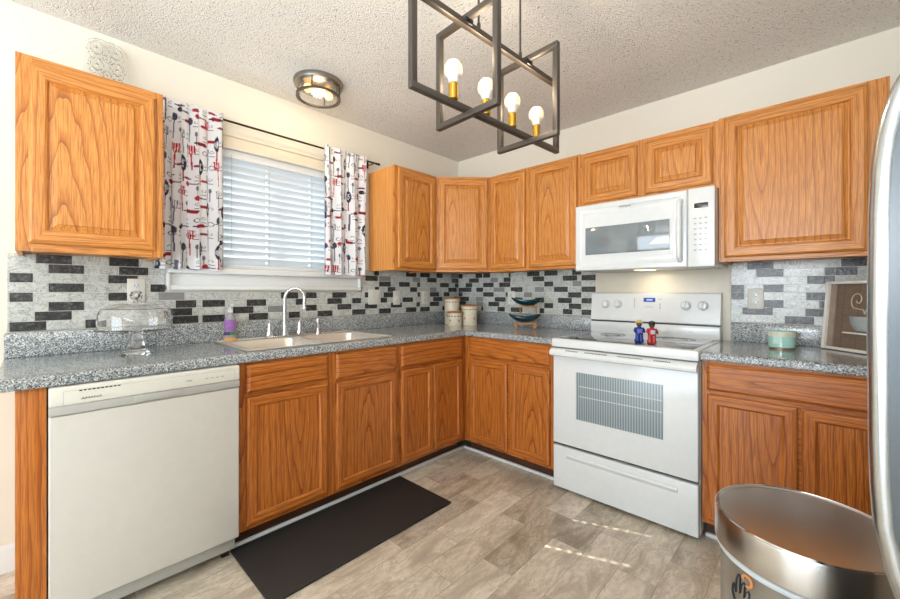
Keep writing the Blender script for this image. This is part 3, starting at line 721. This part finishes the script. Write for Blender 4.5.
t = thing('curtain_rod', 'thin dark metal curtain rod across the top of the window', 'curtain rod', (.07, -2.40, 2.180))
B().tube([(0, 0, 0), (0, 1.375, 0)], .0062, 12).build('rod', DARKM, t)
B().lathe([(0, 0), (.006, .0), (.009, .006), (.005, .012), (.010, .022), (.008, .034), (0, .044)], seg=14).build('finial', DARKM, t, (0, 1.375, 0)).rotation_euler = (R(-90), 0, 0)
for yy in (.05, 1.345):
    B().tube([(-.0695, yy, -.004), (-.02, yy, -.012), (0, yy, -.010), (0.004, yy, -.008)], .004, 8).box(-.0695, yy-.009, -.03, -.066, yy+.009, .022).build('bracket', DARKM, t)

def curtain_print(W, Ht, nx, nz, seed):
    rs = np.random.RandomState(seed); X, Z = np.meshgrid(np.linspace(0, W, nx), np.linspace(0, Ht, nz), indexing='ij')
    col = np.ones((nx, nz, 3))*np.array(srgb((240, 241, 245))[:3])
    RED, NAV, GRY, SLT = [np.array(srgb(c)[:3]) for c in ((190, 30, 48), (44, 44, 62), (110, 114, 132), (72, 74, 96))]
    def segd(x, z, x0, z0, x1, z1):
        dx, dz = x1-x0, z1-z0; tt = np.clip(((x-x0)*dx+(z-z0)*dz)/(dx*dx+dz*dz+1e-9), 0, 1)
        return np.hypot(x-x0-tt*dx, z-z0-tt*dz)
    def paint(mask, c): col[mask] = c
    cw, ch = .058, .150; i = 0
    ncx = int(W/cw)+2; ncz = int(Ht/ch)+2
    for a in range(ncx):
        for c in range(ncz):
            cx = a*cw+(rs.rand()-.5)*.012; cz = (c+.5*(a % 2))*ch+(rs.rand()-.5)*.02
            kind = (a*3+c*2+rs.randint(2)) % 7; horiz = kind in (3, 5)
            an = (rs.rand()-.5)*.15+(math.pi/2 if horiz else 0); ca, sa = math.cos(an), math.sin(an)
            x = ((X-cx)*ca+(Z-cz)*sa)/1.45; z = (-(X-cx)*sa+(Z-cz)*ca)/1.45
            c1 = [RED, NAV, SLT, RED, GRY, RED, NAV][kind]
            if kind in (0,):   # spatula
                paint(segd(x, z, 0, -.045, 0, .012) < .0022, c1); paint((abs(x) < .011+.15*(z-.012)) & (z > .012) & (z < .045) & (np.mod(x+.0015, .007) > .0022), c1)
            elif kind == 1:    # whisk
                paint(segd(x, z, 0, -.045, 0, -.005) < .0028, RED)
                for q in (.35, .7, 1.0): paint(np.abs(((x/(.011*q))**2+((z-.02)/.026)**2)-1) < .22/q, c1)
            elif kind == 2:    # spoon
                paint(segd(x, z, 0, -.045, 0, .02) < .0018, c1); paint((x/.009)**2+((z-.032)/.014)**2 < 1, c1)
            elif kind == 3:    # rolling pin (lying)
                paint((np.abs(x) < .007) & (np.abs(z) < .022), RED); paint((np.abs(x) < .0025) & (np.abs(z) < .034), NAV)
            elif kind == 4:    # fork
                paint(segd(x, z, 0, -.045, 0, .012) < .0018, c1)
                for q in (-.006, 0, .006): paint(segd(x, z, q, .012, q, .04) < .0014, c1)
                paint(segd(x, z, -.006, .013, .006, .013) < .0018, c1)
            elif kind == 5:    # pan (lying)
                paint((x/.010)**2+((z-.016)/.013)**2 < 1, NAV if rs.rand() < .5 else RED); paint(segd(x, z, 0, -.03, 0, .01) < .0024, GRY)
            else:              # knife
                paint(segd(x, z, 0, -.04, 0, -.012) < .0034, NAV); paint((x > -.002) & (x < .006) & (z > -.012) & (z < .04-abs(.2)*x), GRY)
            if rs.rand() < .8:
                qx, qz = cx+cw*.5, cz-ch*.30; k2 = rs.randint(3); xx = (X-qx)/1.2; z2 = (Z-qz)/1.2
                if k2 == 0: paint(segd(xx, z2, 0, -.028, 0, .012) < .0018, GRY); paint((xx/.007)**2+((z2-.02)/.011)**2 < 1, GRY)
                elif k2 == 1: paint((np.abs(z2) < .006) & (np.abs(xx) < .016), RED); paint((np.abs(z2) < .0018) & (np.abs(xx) < .026), SLT)
                else: paint(np.abs(((xx/.012)**2+(z2/.009)**2)-1) < .28, SLT); paint(segd(xx, z2, .012, 0, .03, .004) < .0018, SLT)
            # little marks between
            mx_, mz_ = cx+cw*.5, cz+ch*.27
            paint(np.abs(np.hypot(X-mx_, (Z-mz_)*1.6)-.010) < .0013, SLT); paint((np.abs(X-mx_) < .014) & (np.abs(Z-mz_+.022) < .0015), NAV)
    ed = (X < .004) | (X > W-.004); col[ed] = col[ed]*.6+np.array(NAV)*.4
    return col
def curtain(label, y0_, y1_, z0_, z1_, folds, seed, fullness=1.5, pinch=0.0):
    W = (y1_-y0_)*fullness; Ht = z1_-z0_; nx, nz = int(W/.0026), int(Ht/.0032)
    col = curtain_print(W, Ht, nx, nz, seed); rs = random.Random(seed)
    ph = [rs.uniform(-.5, .5) for _ in range(4)]
    U = np.linspace(0, 1, nx)[:, None]*np.ones((1, nz)); V = np.ones((nx, 1))*np.linspace(0, 1, nz)[None, :]   # V=1 top
    amp = .010+.012*(1-V)**.7
    th = 2*math.pi*folds*(U+.03*np.sin(6*U+ph[0]*6)+.015*(1-V)*np.sin(9*U+ph[1]*5))
    Xc = .012+amp*np.sin(th)+.004*np.sin(th*2.3+V*3)
    Yc = (y1_-y0_)*(U+.018*np.sin(th*2+ph[2])*(1.2-V*.6))+pinch*(V-1)*(U-.5)
    Zc = Ht*V+.004*np.sin(th*1.5)*(V > .97)-.006*np.sin(th+1)*(1-V)
    top = V > .955; Xc = np.where(top, Xc*.6+.009, Xc)
    co = np.stack([Xc, Yc, Zc], -1).reshape(-1, 3)
    idx = np.arange(nx*nz).reshape(nx, nz); fc = np.stack([idx[:-1, :-1], idx[1:, :-1], idx[1:, 1:], idx[:-1, 1:]], -1).reshape(-1, 4)
    me = bpy.data.meshes.new('curtain'); me.from_pydata(co.tolist(), [], fc.tolist()); me.update()
    ca = me.color_attributes.new('print', 'FLOAT_COLOR', 'POINT'); arr = np.ones((nx*nz, 4), dtype=np.float32); arr[:, :3] = col.reshape(-1, 3)
    ca.data.foreach_set('color', arr.ravel()); me.polygons.foreach_set('use_smooth', [True]*len(me.polygons))
    me.materials.append(CURT); o = bpy.data.objects.new('curtain', me); C.objects.link(o); o.location = (.078, y0_, z0_)
    sm = o.modifiers.new('cloth_thickness', 'SOLIDIFY'); sm.thickness = .001
    return tag(o, label, 'curtain', 'utensil print curtains')
tc = NT('utensil_print_cotton'); vc = tc.n('ShaderNodeVertexColor', layer_name='print'); tr = tc.n('ShaderNodeBsdfTranslucent'); mx = tc.n('ShaderNodeMixShader'); mx.inputs[0].default_value = .25
tc.l(vc.outputs[0], tc.b.inputs['Base Color']); tc.l(vc.outputs[0], tr.inputs[0]); tc.b.inputs['Roughness'].default_value = .85
tc.l(tc.b.outputs[0], mx.inputs[1]); tc.l(tr.outputs[0], mx.inputs[2]); tc.l(mx.outputs[0], tc.out.inputs[0]); CURT = tc.m
curtain('utensil print curtain at the left side of the window', -2.398, -2.092, 1.322, 2.200, 3.6, 4)
curtain('utensil print curtain at the right side of the window', -1.468, -1.128, 1.322, 2.200, 3.4, 9, 1.45, .03)

# ------------------------------------------------------------------ switch plates and outlets
def plate(loc, rotz, label, kind='outlet', wide=.073, grp='white wall plates', name='wall_outlet', cat='outlet'):
    t = thing(name, label, cat, loc, rotz, grp); PL = WHITE2
    hh = .0575; B().box(-wide/2, -.006, -hh, wide/2, 0, hh, .003).build('cover_plate', PL, t)
    n = 2 if wide > .1 else 1
    for i in range(n):
        cx = 0 if n == 1 else (-.023 if i == 0 else .023); kd = kind if isinstance(kind, str) else kind[i]
        if kd == 'outlet':
            for z in (-.0215, .0215):
                s = B().box(cx-.016, -.0075, z-.0145, cx+.016, -.006, z+.0145, .001).build('socket', WHITE, t)
                B().box(cx-.008, -.0079, z-.004, cx-.0055, -.0072, z+.007).box(cx+.0055, -.0079, z-.004, cx+.008, -.0072, z+.007).box(cx-.002, -.0079, z-.011, cx+.002, -.0072, z-.007).build('slots', BLACK, s)
        else:
            B().box(cx-.007, -.0075, -.014, cx+.007, -.006, .014, .0005).box(cx-.0035, -.017, -.001, cx+.0035, -.006, .009, .001).build('toggle', WHITE, t)
plate((.0065, -.993, 1.158), R(90), 'double wall plate with toggle switches beside the window sill', ('switch', 'switch'), .116, name='switch_plate', cat='switch')
plate((.0065, -.772, 1.150), R(90), 'single toggle switch plate between double plate and corner outlet', 'switch', name='switch_plate', cat='switch')
plate((.0065, -.455, 1.148), R(90), 'wall outlet on the window wall nearest the corner canisters', 'outlet')
plate((.0065, -2.468, 1.208), R(90), 'wall outlet behind the glass cake dome', 'outlet')
plate((.616, -.0065, 1.148), 0, 'wall outlet behind and left of the leaf bowls', 'outlet')
plate((2.262, -.0065, 1.160), 0, 'wall outlet right of the stove above the candle', 'outlet')

# ------------------------------------------------------------------ glass tray above left cabinet
t = thing('pressed_glass_tray', 'ornate pressed glass tray leaning on the wall above the left cabinet', 'tray', (.115, -2.588, ZT+.0065)); t.rotation_euler = (0, R(-13), 0)
b = B(); nU, nV = 36, 52; g = []
def trz(u, v):
    s = 0
    for cu, cv, r in ((-.45, .62, .34), (.42, .62, .34), (-.45, 0, .30), (.45, 0, .30), (-.42, -.62, .34), (.45, -.62, .34), (0, .3, .2), (0, -.3, .2)):
        dd_ = math.hypot((u-cu), (v-cv)*1.2)/r
        if dd_ < 1.3: s += .0055*math.cos(dd_*7)
    return s
for sgn in (0, 1):
    rows = []
    for i in range(nU+1):
        u = -1+2*i/nU; row = []
        for j in range(nV+1):
            v = -1+2*j/nV
            k = 1-.22*(abs(v)**7)-.010*math.cos(v*14); kk = 1-.16*(abs(u)**5)-.010*math.cos(u*10)
            row.append(b.v((trz(u, v)+(0 if sgn else -.005), u*.080*k, .147+v*.142*kk)))
        rows.append(row)
    g.append(rows)
for rows in g:
    for i in range(nU):
        for j in range(nV): b.f([rows[i][j], rows[i+1][j], rows[i+1][j+1], rows[i][j+1]])
for i in range(nU):
    for j in (0, nV): b.f([g[0][i][j], g[0][i+1][j], g[1][i+1][j], g[1][i][j]])
for j in range(nV):
    for i in (0, nU): b.f([g[0][i][j], g[0][i][j+1], g[1][i][j+1], g[1][i][j]])
b.build('dish', GLASS2, t)

# ------------------------------------------------------------------ flush ceiling light
WB = emit('warm_bulb', (255, 206, 130), 2.6)
t = thing('ceiling_light', 'round flush mount ceiling light with nickel rings near the window', 'ceiling light', (.352, -1.650, H))
B().lathe([(0, 0), (.142, 0), (.144, -.008), (.138, -.026), (.128, -.030), (0, -.030)], seg=48).build('canopy', NICKEL, t)
B().lathe([(.116, -.082), (.128, -.082), (.128, -.096), (.116, -.096)], seg=48, close=True).build('lower_ring', IRON, t)
for k in range(4):
    a = R(45+90*k); B().tube([(.124*math.cos(a), .124*math.sin(a), -.029), (.124*math.cos(a), .124*math.sin(a), -.084)], .0045, 8).build('post', IRON, t)
B().lathe([(.114, -.031), (.114, -.090), (.108, -.096), (0, -.098), (0, -.095), (.106, -.093), (.111, -.088), (.111, -.031)], seg=48, close=True).build('glass_shade', GLASS, t)
for s_ in (-1, 1):
    bb = B().tube([(0, s_*.02, -.055), (0, s_*.045, -.055)], .013, 12).build('socket', BRASS, t)
    q = B().lathe([(0, 0), (.013, 0), (.022, .018), (.024, .032), (.016, .048), (0, .054)], seg=20)
    bmesh.ops.rotate(q.bm, cent=(0, 0, 0), matrix=Matrix.Rotation(R(-90*s_), 3, 'X'), verts=q.bm.verts); q.build('bulb', WB, t, (0, s_*.038, -.055))
pl = bpy.data.lights.new('flush_lamp', 'POINT'); pl.energy = 3.0; pl.color = (1, .70, .38); pl.shadow_soft_size = .05
po = bpy.data.objects.new('flush_lamp', pl); C.objects.link(po); po.location = (.352, -1.650, H-.14)

# ------------------------------------------------------------------ pendant of crossing rectangles
def P(px, dep, z):
    r = (px-PX)/FPX*dep; return Vector((2.5229-math.sin(YAW)*dep+math.cos(YAW)*r, -2.818+math.cos(YAW)*dep+math.sin(YAW)*r, z))
a0 = P(412.7, 1.159, 0); a1 = P(556, 1.70, 0); dv = (a1-a0); LA = dv.length; angA = math.atan2(dv.y, dv.x); mid = (a0+a1)/2
ZA0, ZA1 = 1.812, 2.098
t = thing('pendant_light', 'gunmetal pendant of crossing open rectangles with four bulbs', 'chandelier', (mid.x, mid.y, 0), angA)
bw = .010
def rect(name, c, ax, L2, z0, z1):
    b = B(); ux = Vector((1, 0, 0)) if ax == 'x' else Vector((0, 1, 0)); 
    def bar(p, q):
        lo = [min(p[i], q[i])-bw for i in range(3)]; hi = [max(p[i], q[i])+bw for i in range(3)]; b.box(*lo, *hi, .0012)
    c = Vector(c); A = c-ux*L2; D = c+ux*L2
    bar((A.x, A.y, z0), (D.x, D.y, z0)); bar((A.x, A.y, z1), (D.x, D.y, z1)); bar((A.x, A.y, z0+bw*2), (A.x, A.y, z1-bw*2)); bar((D.x, D.y, z0+bw*2), (D.x, D.y, z1-bw*2))
    return b.build(name, IRON, t)
rect('long_frame', (0, 0, 0), 'x', LA/2, ZA0, ZA1)
c1 = Vector(((P(440, 1.43, 0)+P(500, 1.25, 0))/2)); c2 = Vector(((P(500.5, 1.677, 0)+P(554, 1.485, 0))/2))
Mi = Matrix.Rotation(-angA, 3, 'Z')
l1 = Mi @ (c1-Vector((mid.x, mid.y, 0))); l2 = Mi @ (c2-Vector((mid.x, mid.y, 0)))
l1.x -= .022; l2.x -= .022
for l_ in (l1, l2): rect('cross_frame', (l_.x, 0, 0), 'y', .132, ZA0-.0205, ZA1+.0205)
for l_, ro in ((l1, .062), (l2, -.042)):
    B().box(l_.x-.017, -.017, ZA1-.004, l_.x+.017, .017, ZA1+.014, .001).build('joint_block', BLACK, t)
    B().tube([(l_.x+ro, 0, ZA1+.008), (l_.x+ro, 0, H-.02)], .0038, 8).lathe([(0, 0), (.007, 0), (.007, .02), (.003, .03)], (l_.x+ro, 0, ZA1+.009), 10).build('suspension_rod', IRON, t)
B().box((l1.x+l2.x)/2+.03-.22, -.05, H-.022, (l1.x+l2.x)/2+.03+.22, .05, H-.0005, .002).build('canopy', IRON, t)
BULB = emit('frosted_warm_bulb', (255, 220, 170), .65); SOCK = plain('white_bulb_base', (236, 232, 226), .4)
for px, yb in ((453.5, 102), (486, 114), (512.5, 129), (536.5, 137)):
    # position along the bar from the horizontal pixel of each bulb
    best = min([(abs((lambda d_: PX+FPX*(d_.x*math.cos(YAW)+d_.y*math.sin(YAW))/(-d_.x*math.sin(YAW)+d_.y*math.cos(YAW)))(mid+Vector((math.cos(angA), math.sin(angA), 0))*s_-Vector((2.5229, -2.818, 0)))-px), s_) for s_ in [i*.002-LA/2 for i in range(int(LA/.002))]])
    s_ = best[1]
    so_ = B().lathe([(0, 0), (.012, 0), (.016, .004), (.016, .052), (.013, .056), (0, .056)], (s_, 0, ZA0+.0105), 18).build('socket', BRASS, t)
    b = B().lathe([(0, .057), (.014, .057), (.017, .072), (.0265, .082)], (s_, 0, ZA0+.0105), 20, m=1).lathe([(.0265, .082), (.0295, .098), (.028, .112), (.019, .125), (0, .131)], (s_, 0, ZA0+.0105), 20, m=0)
    b.build('bulb', [BULB, SOCK], so_)
    q = bpy.data.lights.new('pendant_lamp', 'POINT'); q.energy = 1.7; q.color = (1, .82, .6); q.shadow_soft_size = .03
    qo = bpy.data.objects.new('pendant_lamp', q); C.objects.link(qo); wp = mid+Vector((math.cos(angA), math.sin(angA), 0))*s_; qo.location = (wp.x, wp.y, ZA0+.185)

# ------------------------------------------------------------------ candle
t = thing('jar_candle', 'mint green jar candle on the right countertop', 'candle', (2.385, -.235, CT+.0005))
MINT = NT('mint_wax_glass').set(srgb((166, 214, 206)), .15, Coat_Weight=.8)
B().lathe([(0, .006), (.048, .006), (.053, .010), (.053, .088), (.050, .088), (.050, .070), (0, .070)], seg=40).build('jar', MINT, t)
B().lathe([(.0535, .062), (.0540, .062), (.0540, .088), (.0535, .088)], seg=40, close=True).build('clear_rim', plain('pale_cream_wax', (214, 218, 196), .3), t)
B().lathe([(0, 0), (.050, 0), (.050, .0058), (0, .0058)], seg=40).build('base_ring', plain('copper_base', (156, 124, 100), .4, .6), t)
b = B()
for k in range(9):
    a = -R(122)+k*.07
    b.box(.0534, -.0022, .028, .0545, .0022, .066, rot=Matrix.Rotation(a, 4, 'Z'))
lb = b.build('label', plain('pale_mint_label', (196, 226, 216), .5), t)
for dx in (-.018, .0, .018): B().tube([(dx, 0, .070), (dx, 0, .078)], .001, 5).build('wick', BLACK, t)

# ------------------------------------------------------------------ shadow-box picture
FWd, FHt = .30, .335
t = thing('framed_picture', 'white framed picture of a coffee cup leaning by the backsplash', 'picture', (2.548, -.058, CT+.001), R(-46)); 
t.rotation_euler = (R(-5), 0, R(-46))
WEATH = plain('weathered_white_wood', (238, 235, 228), .6, var=.10)
def planks():
    t = NT('brown_plank_backing'); co = t.obj(); f1 = t.noise(t.vec(co, 'MULTIPLY', (14, 14, 90)), 2, 4)
    sp = t.n('ShaderNodeSeparateXYZ'); t.l(co, sp.inputs[0]); st = t.math('FRACT', t.math('MULTIPLY', sp.outputs[0], 14.3))
    c = t.mix(f1, srgb((92, 76, 66)), srgb((142, 122, 106))); c = t.mix(t.ramp(st, [(.0, (1,)*3), (.04, (0,)*3)]), c, srgb((60, 48, 42))); return t.set(c, .6)
B().frame(0, 0, FWd, FHt, [(0, 0), (0, -.030), (.002, -.032), (.011, -.032), (.013, -.030), (.013, -.006)], 0, 0).build('frame', WEATH, t)
B().box(.004, -.006, .004, FWd-.004, 0, FHt-.004).build('backing_board', planks(), t)
B().box(.013, -.016, .013, .040, -.0062, FHt-.013, .001).build('side_slat', plain('grey_brown_slat', (158, 142, 126), .6, var=.15), t)
cupm = plain('pale_blue_grey_metal', (166, 176, 178), .5, var=.25, scale=90)
cu_ = B(); seg_ = 14
pr = [(.030, 0), (.046, .012), (.058, .035), (.064, .066)]
rr_ = []
for r, z in pr: rr_.append([cu_.v((.175+r*math.cos(math.pi+math.pi*k/seg_), -.0065+.55*r*math.sin(math.pi+math.pi*k/seg_), .10+z)) for k in range(seg_+1)])
for a, c in zip(rr_, rr_[1:]):
    for k in range(seg_): cu_.f([a[k], a[k+1], c[k+1], c[k]])
cu_.f(rr_[0]); cu_.f(rr_[-1])
for a in (0, seg_): cu_.f([r[a] for r in rr_])
for a, c in zip(rr_, rr_[1:]): cu_.f([a[0], c[0], c[-1], a[-1]])
cu_.build('cup', cupm, t)
B().box(.100, -.034, .084, .250, -.0065, .092, .003).build('saucer', WEATH, t)
WIRE = plain('cream_wire', (206, 190, 164), .5)
for s_ in (-1, 1):
    cx = .175; pts = [(cx, -.012, .180), (cx+s_*.006, -.012, .200)]
    for k in range(22): a = R(-60+k*19); rr = .040*(1-k/25); pts.append((cx+s_*(.034-.0*k)-s_*rr*math.cos(a)*-1*(1 if k else 1)*.8, -.012, .245+rr*math.sin(a)*1.1))
    B().tube(pts, .0024, 6).build('steam_wire', WIRE, t)

# ------------------------------------------------------------------ two figurines on the hob
SKN = plain('brown_painted_face', (96, 66, 50), .4)
def figurine(label, x, y, rot, coat, legs, hat, hatkind, accent):
    t = thing('chef_figurine', label, 'figurine', (x, y, .9212), rot, 'small figurines on the stove'); t.scale = (.80, .8, .92)
    b = B()
    b.lathe([(0, 0), (.017, 0), (.019, .004), (.017, .012), (.013, .018), (.012, .05), (0, .05)], (-.013, 0, 0), 14, sy=1.0)
    b.lathe([(0, 0), (.017, 0), (.019, .004), (.017, .012), (.013, .018), (.012, .05), (0, .05)], (.013, 0, 0), 14, sy=1.0)
    b.lathe([(0, .040), (.024, .042), (.028, .055), (.026, .070), (.020, .084), (.010, .090), (0, .090)], (0, 0, 0), 18, sy=.75)
    b.tube([(-.022, 0, .082), (-.033, -.004, .066), (-.030, -.016, .056)], [.008, .0075, .006], 8); b.tube([(.022, 0, .082), (.033, -.004, .066), (.030, -.016, .056)], [.008, .0075, .006], 8)
    b.build('clothed_body', coat, t)
    B().box(-.014, -.0225, .052, .014, -.0185, .076, .003).build('apron_bib', accent, t)
    hd = B().lathe([(0, .089), (.010, .090), (.017, .098), (.018, .107), (.014, .117), (0, .122)], (0, 0, 0), 16).lathe([(0, -.003), (.004, 0), (0, .003)], (0, -.0185, .104), 8).build('head', SKN, t)
    B().lathe([(0, -.0022), (.0022, 0), (0, .0022)], (-.006, -.0165, .109), 8).lathe([(0, -.0022), (.0022, 0), (0, .0022)], (.006, -.0165, .109), 8).build('eyes', WHITE, hd)
    if hatkind: B().lathe([(.0, .119), (.026, .114), (.027, .116), (.015, .121), (.013, .130), (0, .132)], seg=20).build('straw_hat', hat, t)
    else: B().lathe([(.017, .104), (.022, .112), (.018, .124), (.008, .130), (0, .131)], seg=16).lathe([(0, -.009), (.009, 0), (0, .009)], (.017, 0, .118), 10).lathe([(0, -.009), (.009, 0), (0, .009)], (-.017, 0, .118), 10).build('hair', hat, t)
BLU = plain('blue_glaze', (36, 60, 150), .25); RDG = plain('red_glaze', (186, 56, 58), .25); STR = plain('straw_yellow', (214, 196, 110), .6); HAIR = plain('black_glaze', (34, 32, 34), .3); WHG = plain('pale_glaze', (206, 196, 210), .3)
figurine('small figurine in blue overalls with a straw hat on the hob', 1.790, -.478, R(38), BLU, BLU, STR, True, plain('lilac_glaze', (130, 124, 200), .3))
figurine('small figurine in a red dress with dark hair on the hob', 1.862, -.500, R(38), RDG, RDG, HAIR, False, WHG)

# ------------------------------------------------------------------ floor mat
o = B().box(.562, -2.205, .0005, 1.018, -1.195, .013, .006, seg=2).build('kitchen_mat', RUBBER)
tag(o, 'dark brown anti-fatigue mat on the floor before the sink', 'mat')

# ------------------------------------------------------------------ trash can
TX, TY = 2.500, -1.566
t = thing('trash_can', 'round brushed steel trash can with flat lid in the foreground', 'trash can', (TX, TY, 0), 0)
bd = B().lathe([(0, .012), (.163, .012), (.165, .016), (.165, .555), (.1665, .560), (.155, .562), (0, .562)], seg=72).build('bin_body', STEEL, t)
B().lathe([(0, 0), (.172, 0), (.174, .003), (.174, .018), (.170, .0195), (0, .0195)], seg=72).build('base_ring', BLACK, t)
B().lathe([(.150, .5625), (.171, .5625), (.173, .566), (.173, .576), (.150, .578)], seg=72, close=True).build('liner_rim', plain('pale_liner_rim', (206, 214, 220), .3), t)
B().lathe([(.0, .5785), (.175, .5785), (.177, .581), (.177, .652), (.175, .658), (.171, .660), (.167, .657), (.12, .6585), (0, .6590)], seg=72).build('lid', LIDST, t)
B().tube([(.1735*math.cos(a), .1735*math.sin(a), .659) for a in [2*math.pi*k/72 for k in range(73)]], .0028, 6, cap=False).build('lid_bead', CHROME, t)
# etched hand drawing with an orange ring on the body, on the side facing the room's middle
def wrap(pts, th0, r=.1660): return [(r*math.cos(th0+u/r), r*math.sin(th0+u/r), z+.018) for u, z in pts]
th0 = R(231)
hand = [(-.026, .452), (-.034, .470), (-.031, .490), (-.026, .488), (-.022, .474), (-.020, .505), (-.014, .522), (-.009, .520), (-.010, .480), (-.006, .500), (0, .512), (.004, .508), (.001, .478), (.006, .494), (.012, .500), (.015, .494), (.010, .470), (.016, .480), (.021, .482), (.022, .474), (.015, .450)]
B().tube(wrap(hand, th0), .0010, 6).build('hand_drawing', plain('black_ink_line', (40, 44, 60), .4), bd)
B().tube(wrap([(.010+.011*math.cos(R(a)), .522+.012*math.sin(R(a))) for a in range(-100, 200, 20)], th0), .0028, 6).build('orange_mark', plain('orange_ink', (214, 146, 84), .5), bd)

# ------------------------------------------------------------------ refrigerator
t = thing('refrigerator', 'stainless refrigerator at the right edge with a bowed door handle', 'refrigerator', (2.70, -1.985, 0))
B().box(.0, -.84, .03, .70, 0, 1.745, .008).box(.05, -.80, 0, .10, -.75, .03).box(.05, -.09, 0, .10, -.04, .03).box(.6, -.80, 0, .65, -.75, .03).box(.6, -.09, 0, .65, -.04, .03).build('body', GRAPH, t)
fd = B().box(-.075, -.84, .62, -.003, 0, 1.745, .012, seg=3).build('door', STEEL, t)
fz = B().box(-.075, -.84, .045, -.003, 0, .605, .012, seg=3).build('freezer_drawer', STEEL, t)
prof = [(.045, 1.512), (.030, 1.485), (.019, 1.458), (.012, 1.431), (.006, 1.40), (.002, 1.36), (0, 1.30), (-.001, 1.15), (0, 1.0), (.001, .95), (.004, .894), (.0134, .84), (.028, .788), (.045, .750)]
X0 = 2.5695-2.70
b = B(); hwid = .016; A = []
sect = [(.0, -.006), (.002, -.011), (.007, -.015), (.014, -.016), (.018, -.015)]
sect = sect+[(d_, -y) for d_, y in sect[::-1]]
front = []; 
for i, (dx, z) in enumerate(prof):
    p0 = Vector((prof[max(i-1, 0)][0], prof[max(i-1, 0)][1])); p1 = Vector((prof[min(i+1, len(prof)-1)][0], prof[min(i+1, len(prof)-1)][1])); T = (p1-p0).normalized(); Nn = Vector((-T.y, T.x))  # points to +x
    if Nn.x < 0: Nn = -Nn
    front.append([b.v((X0+dx+Nn.x*d_, -.065+y, z+Nn.y*d_)) for d_, y in sect])
for a, c in zip(front, front[1:]):
    for k in range(len(a)): b.f([a[k], a[(k+1) % len(a)], c[(k+1) % len(a)], c[k]])
b.f(front[0]); b.f(front[-1][::-1])
hd = b.build('handle', STEEL, fd)
inner = [(X0+dx+.0165, z) for dx, z in prof if dx < .030]; xb_ = -.0755
poly = inner+[(xb_, inner[-1][1]-.02), (xb_, inner[0][1]+.02)]
B().prism(poly, -.065-.0145, -.065+.0145, 'y').build('handle_web', GRAPH, hd)
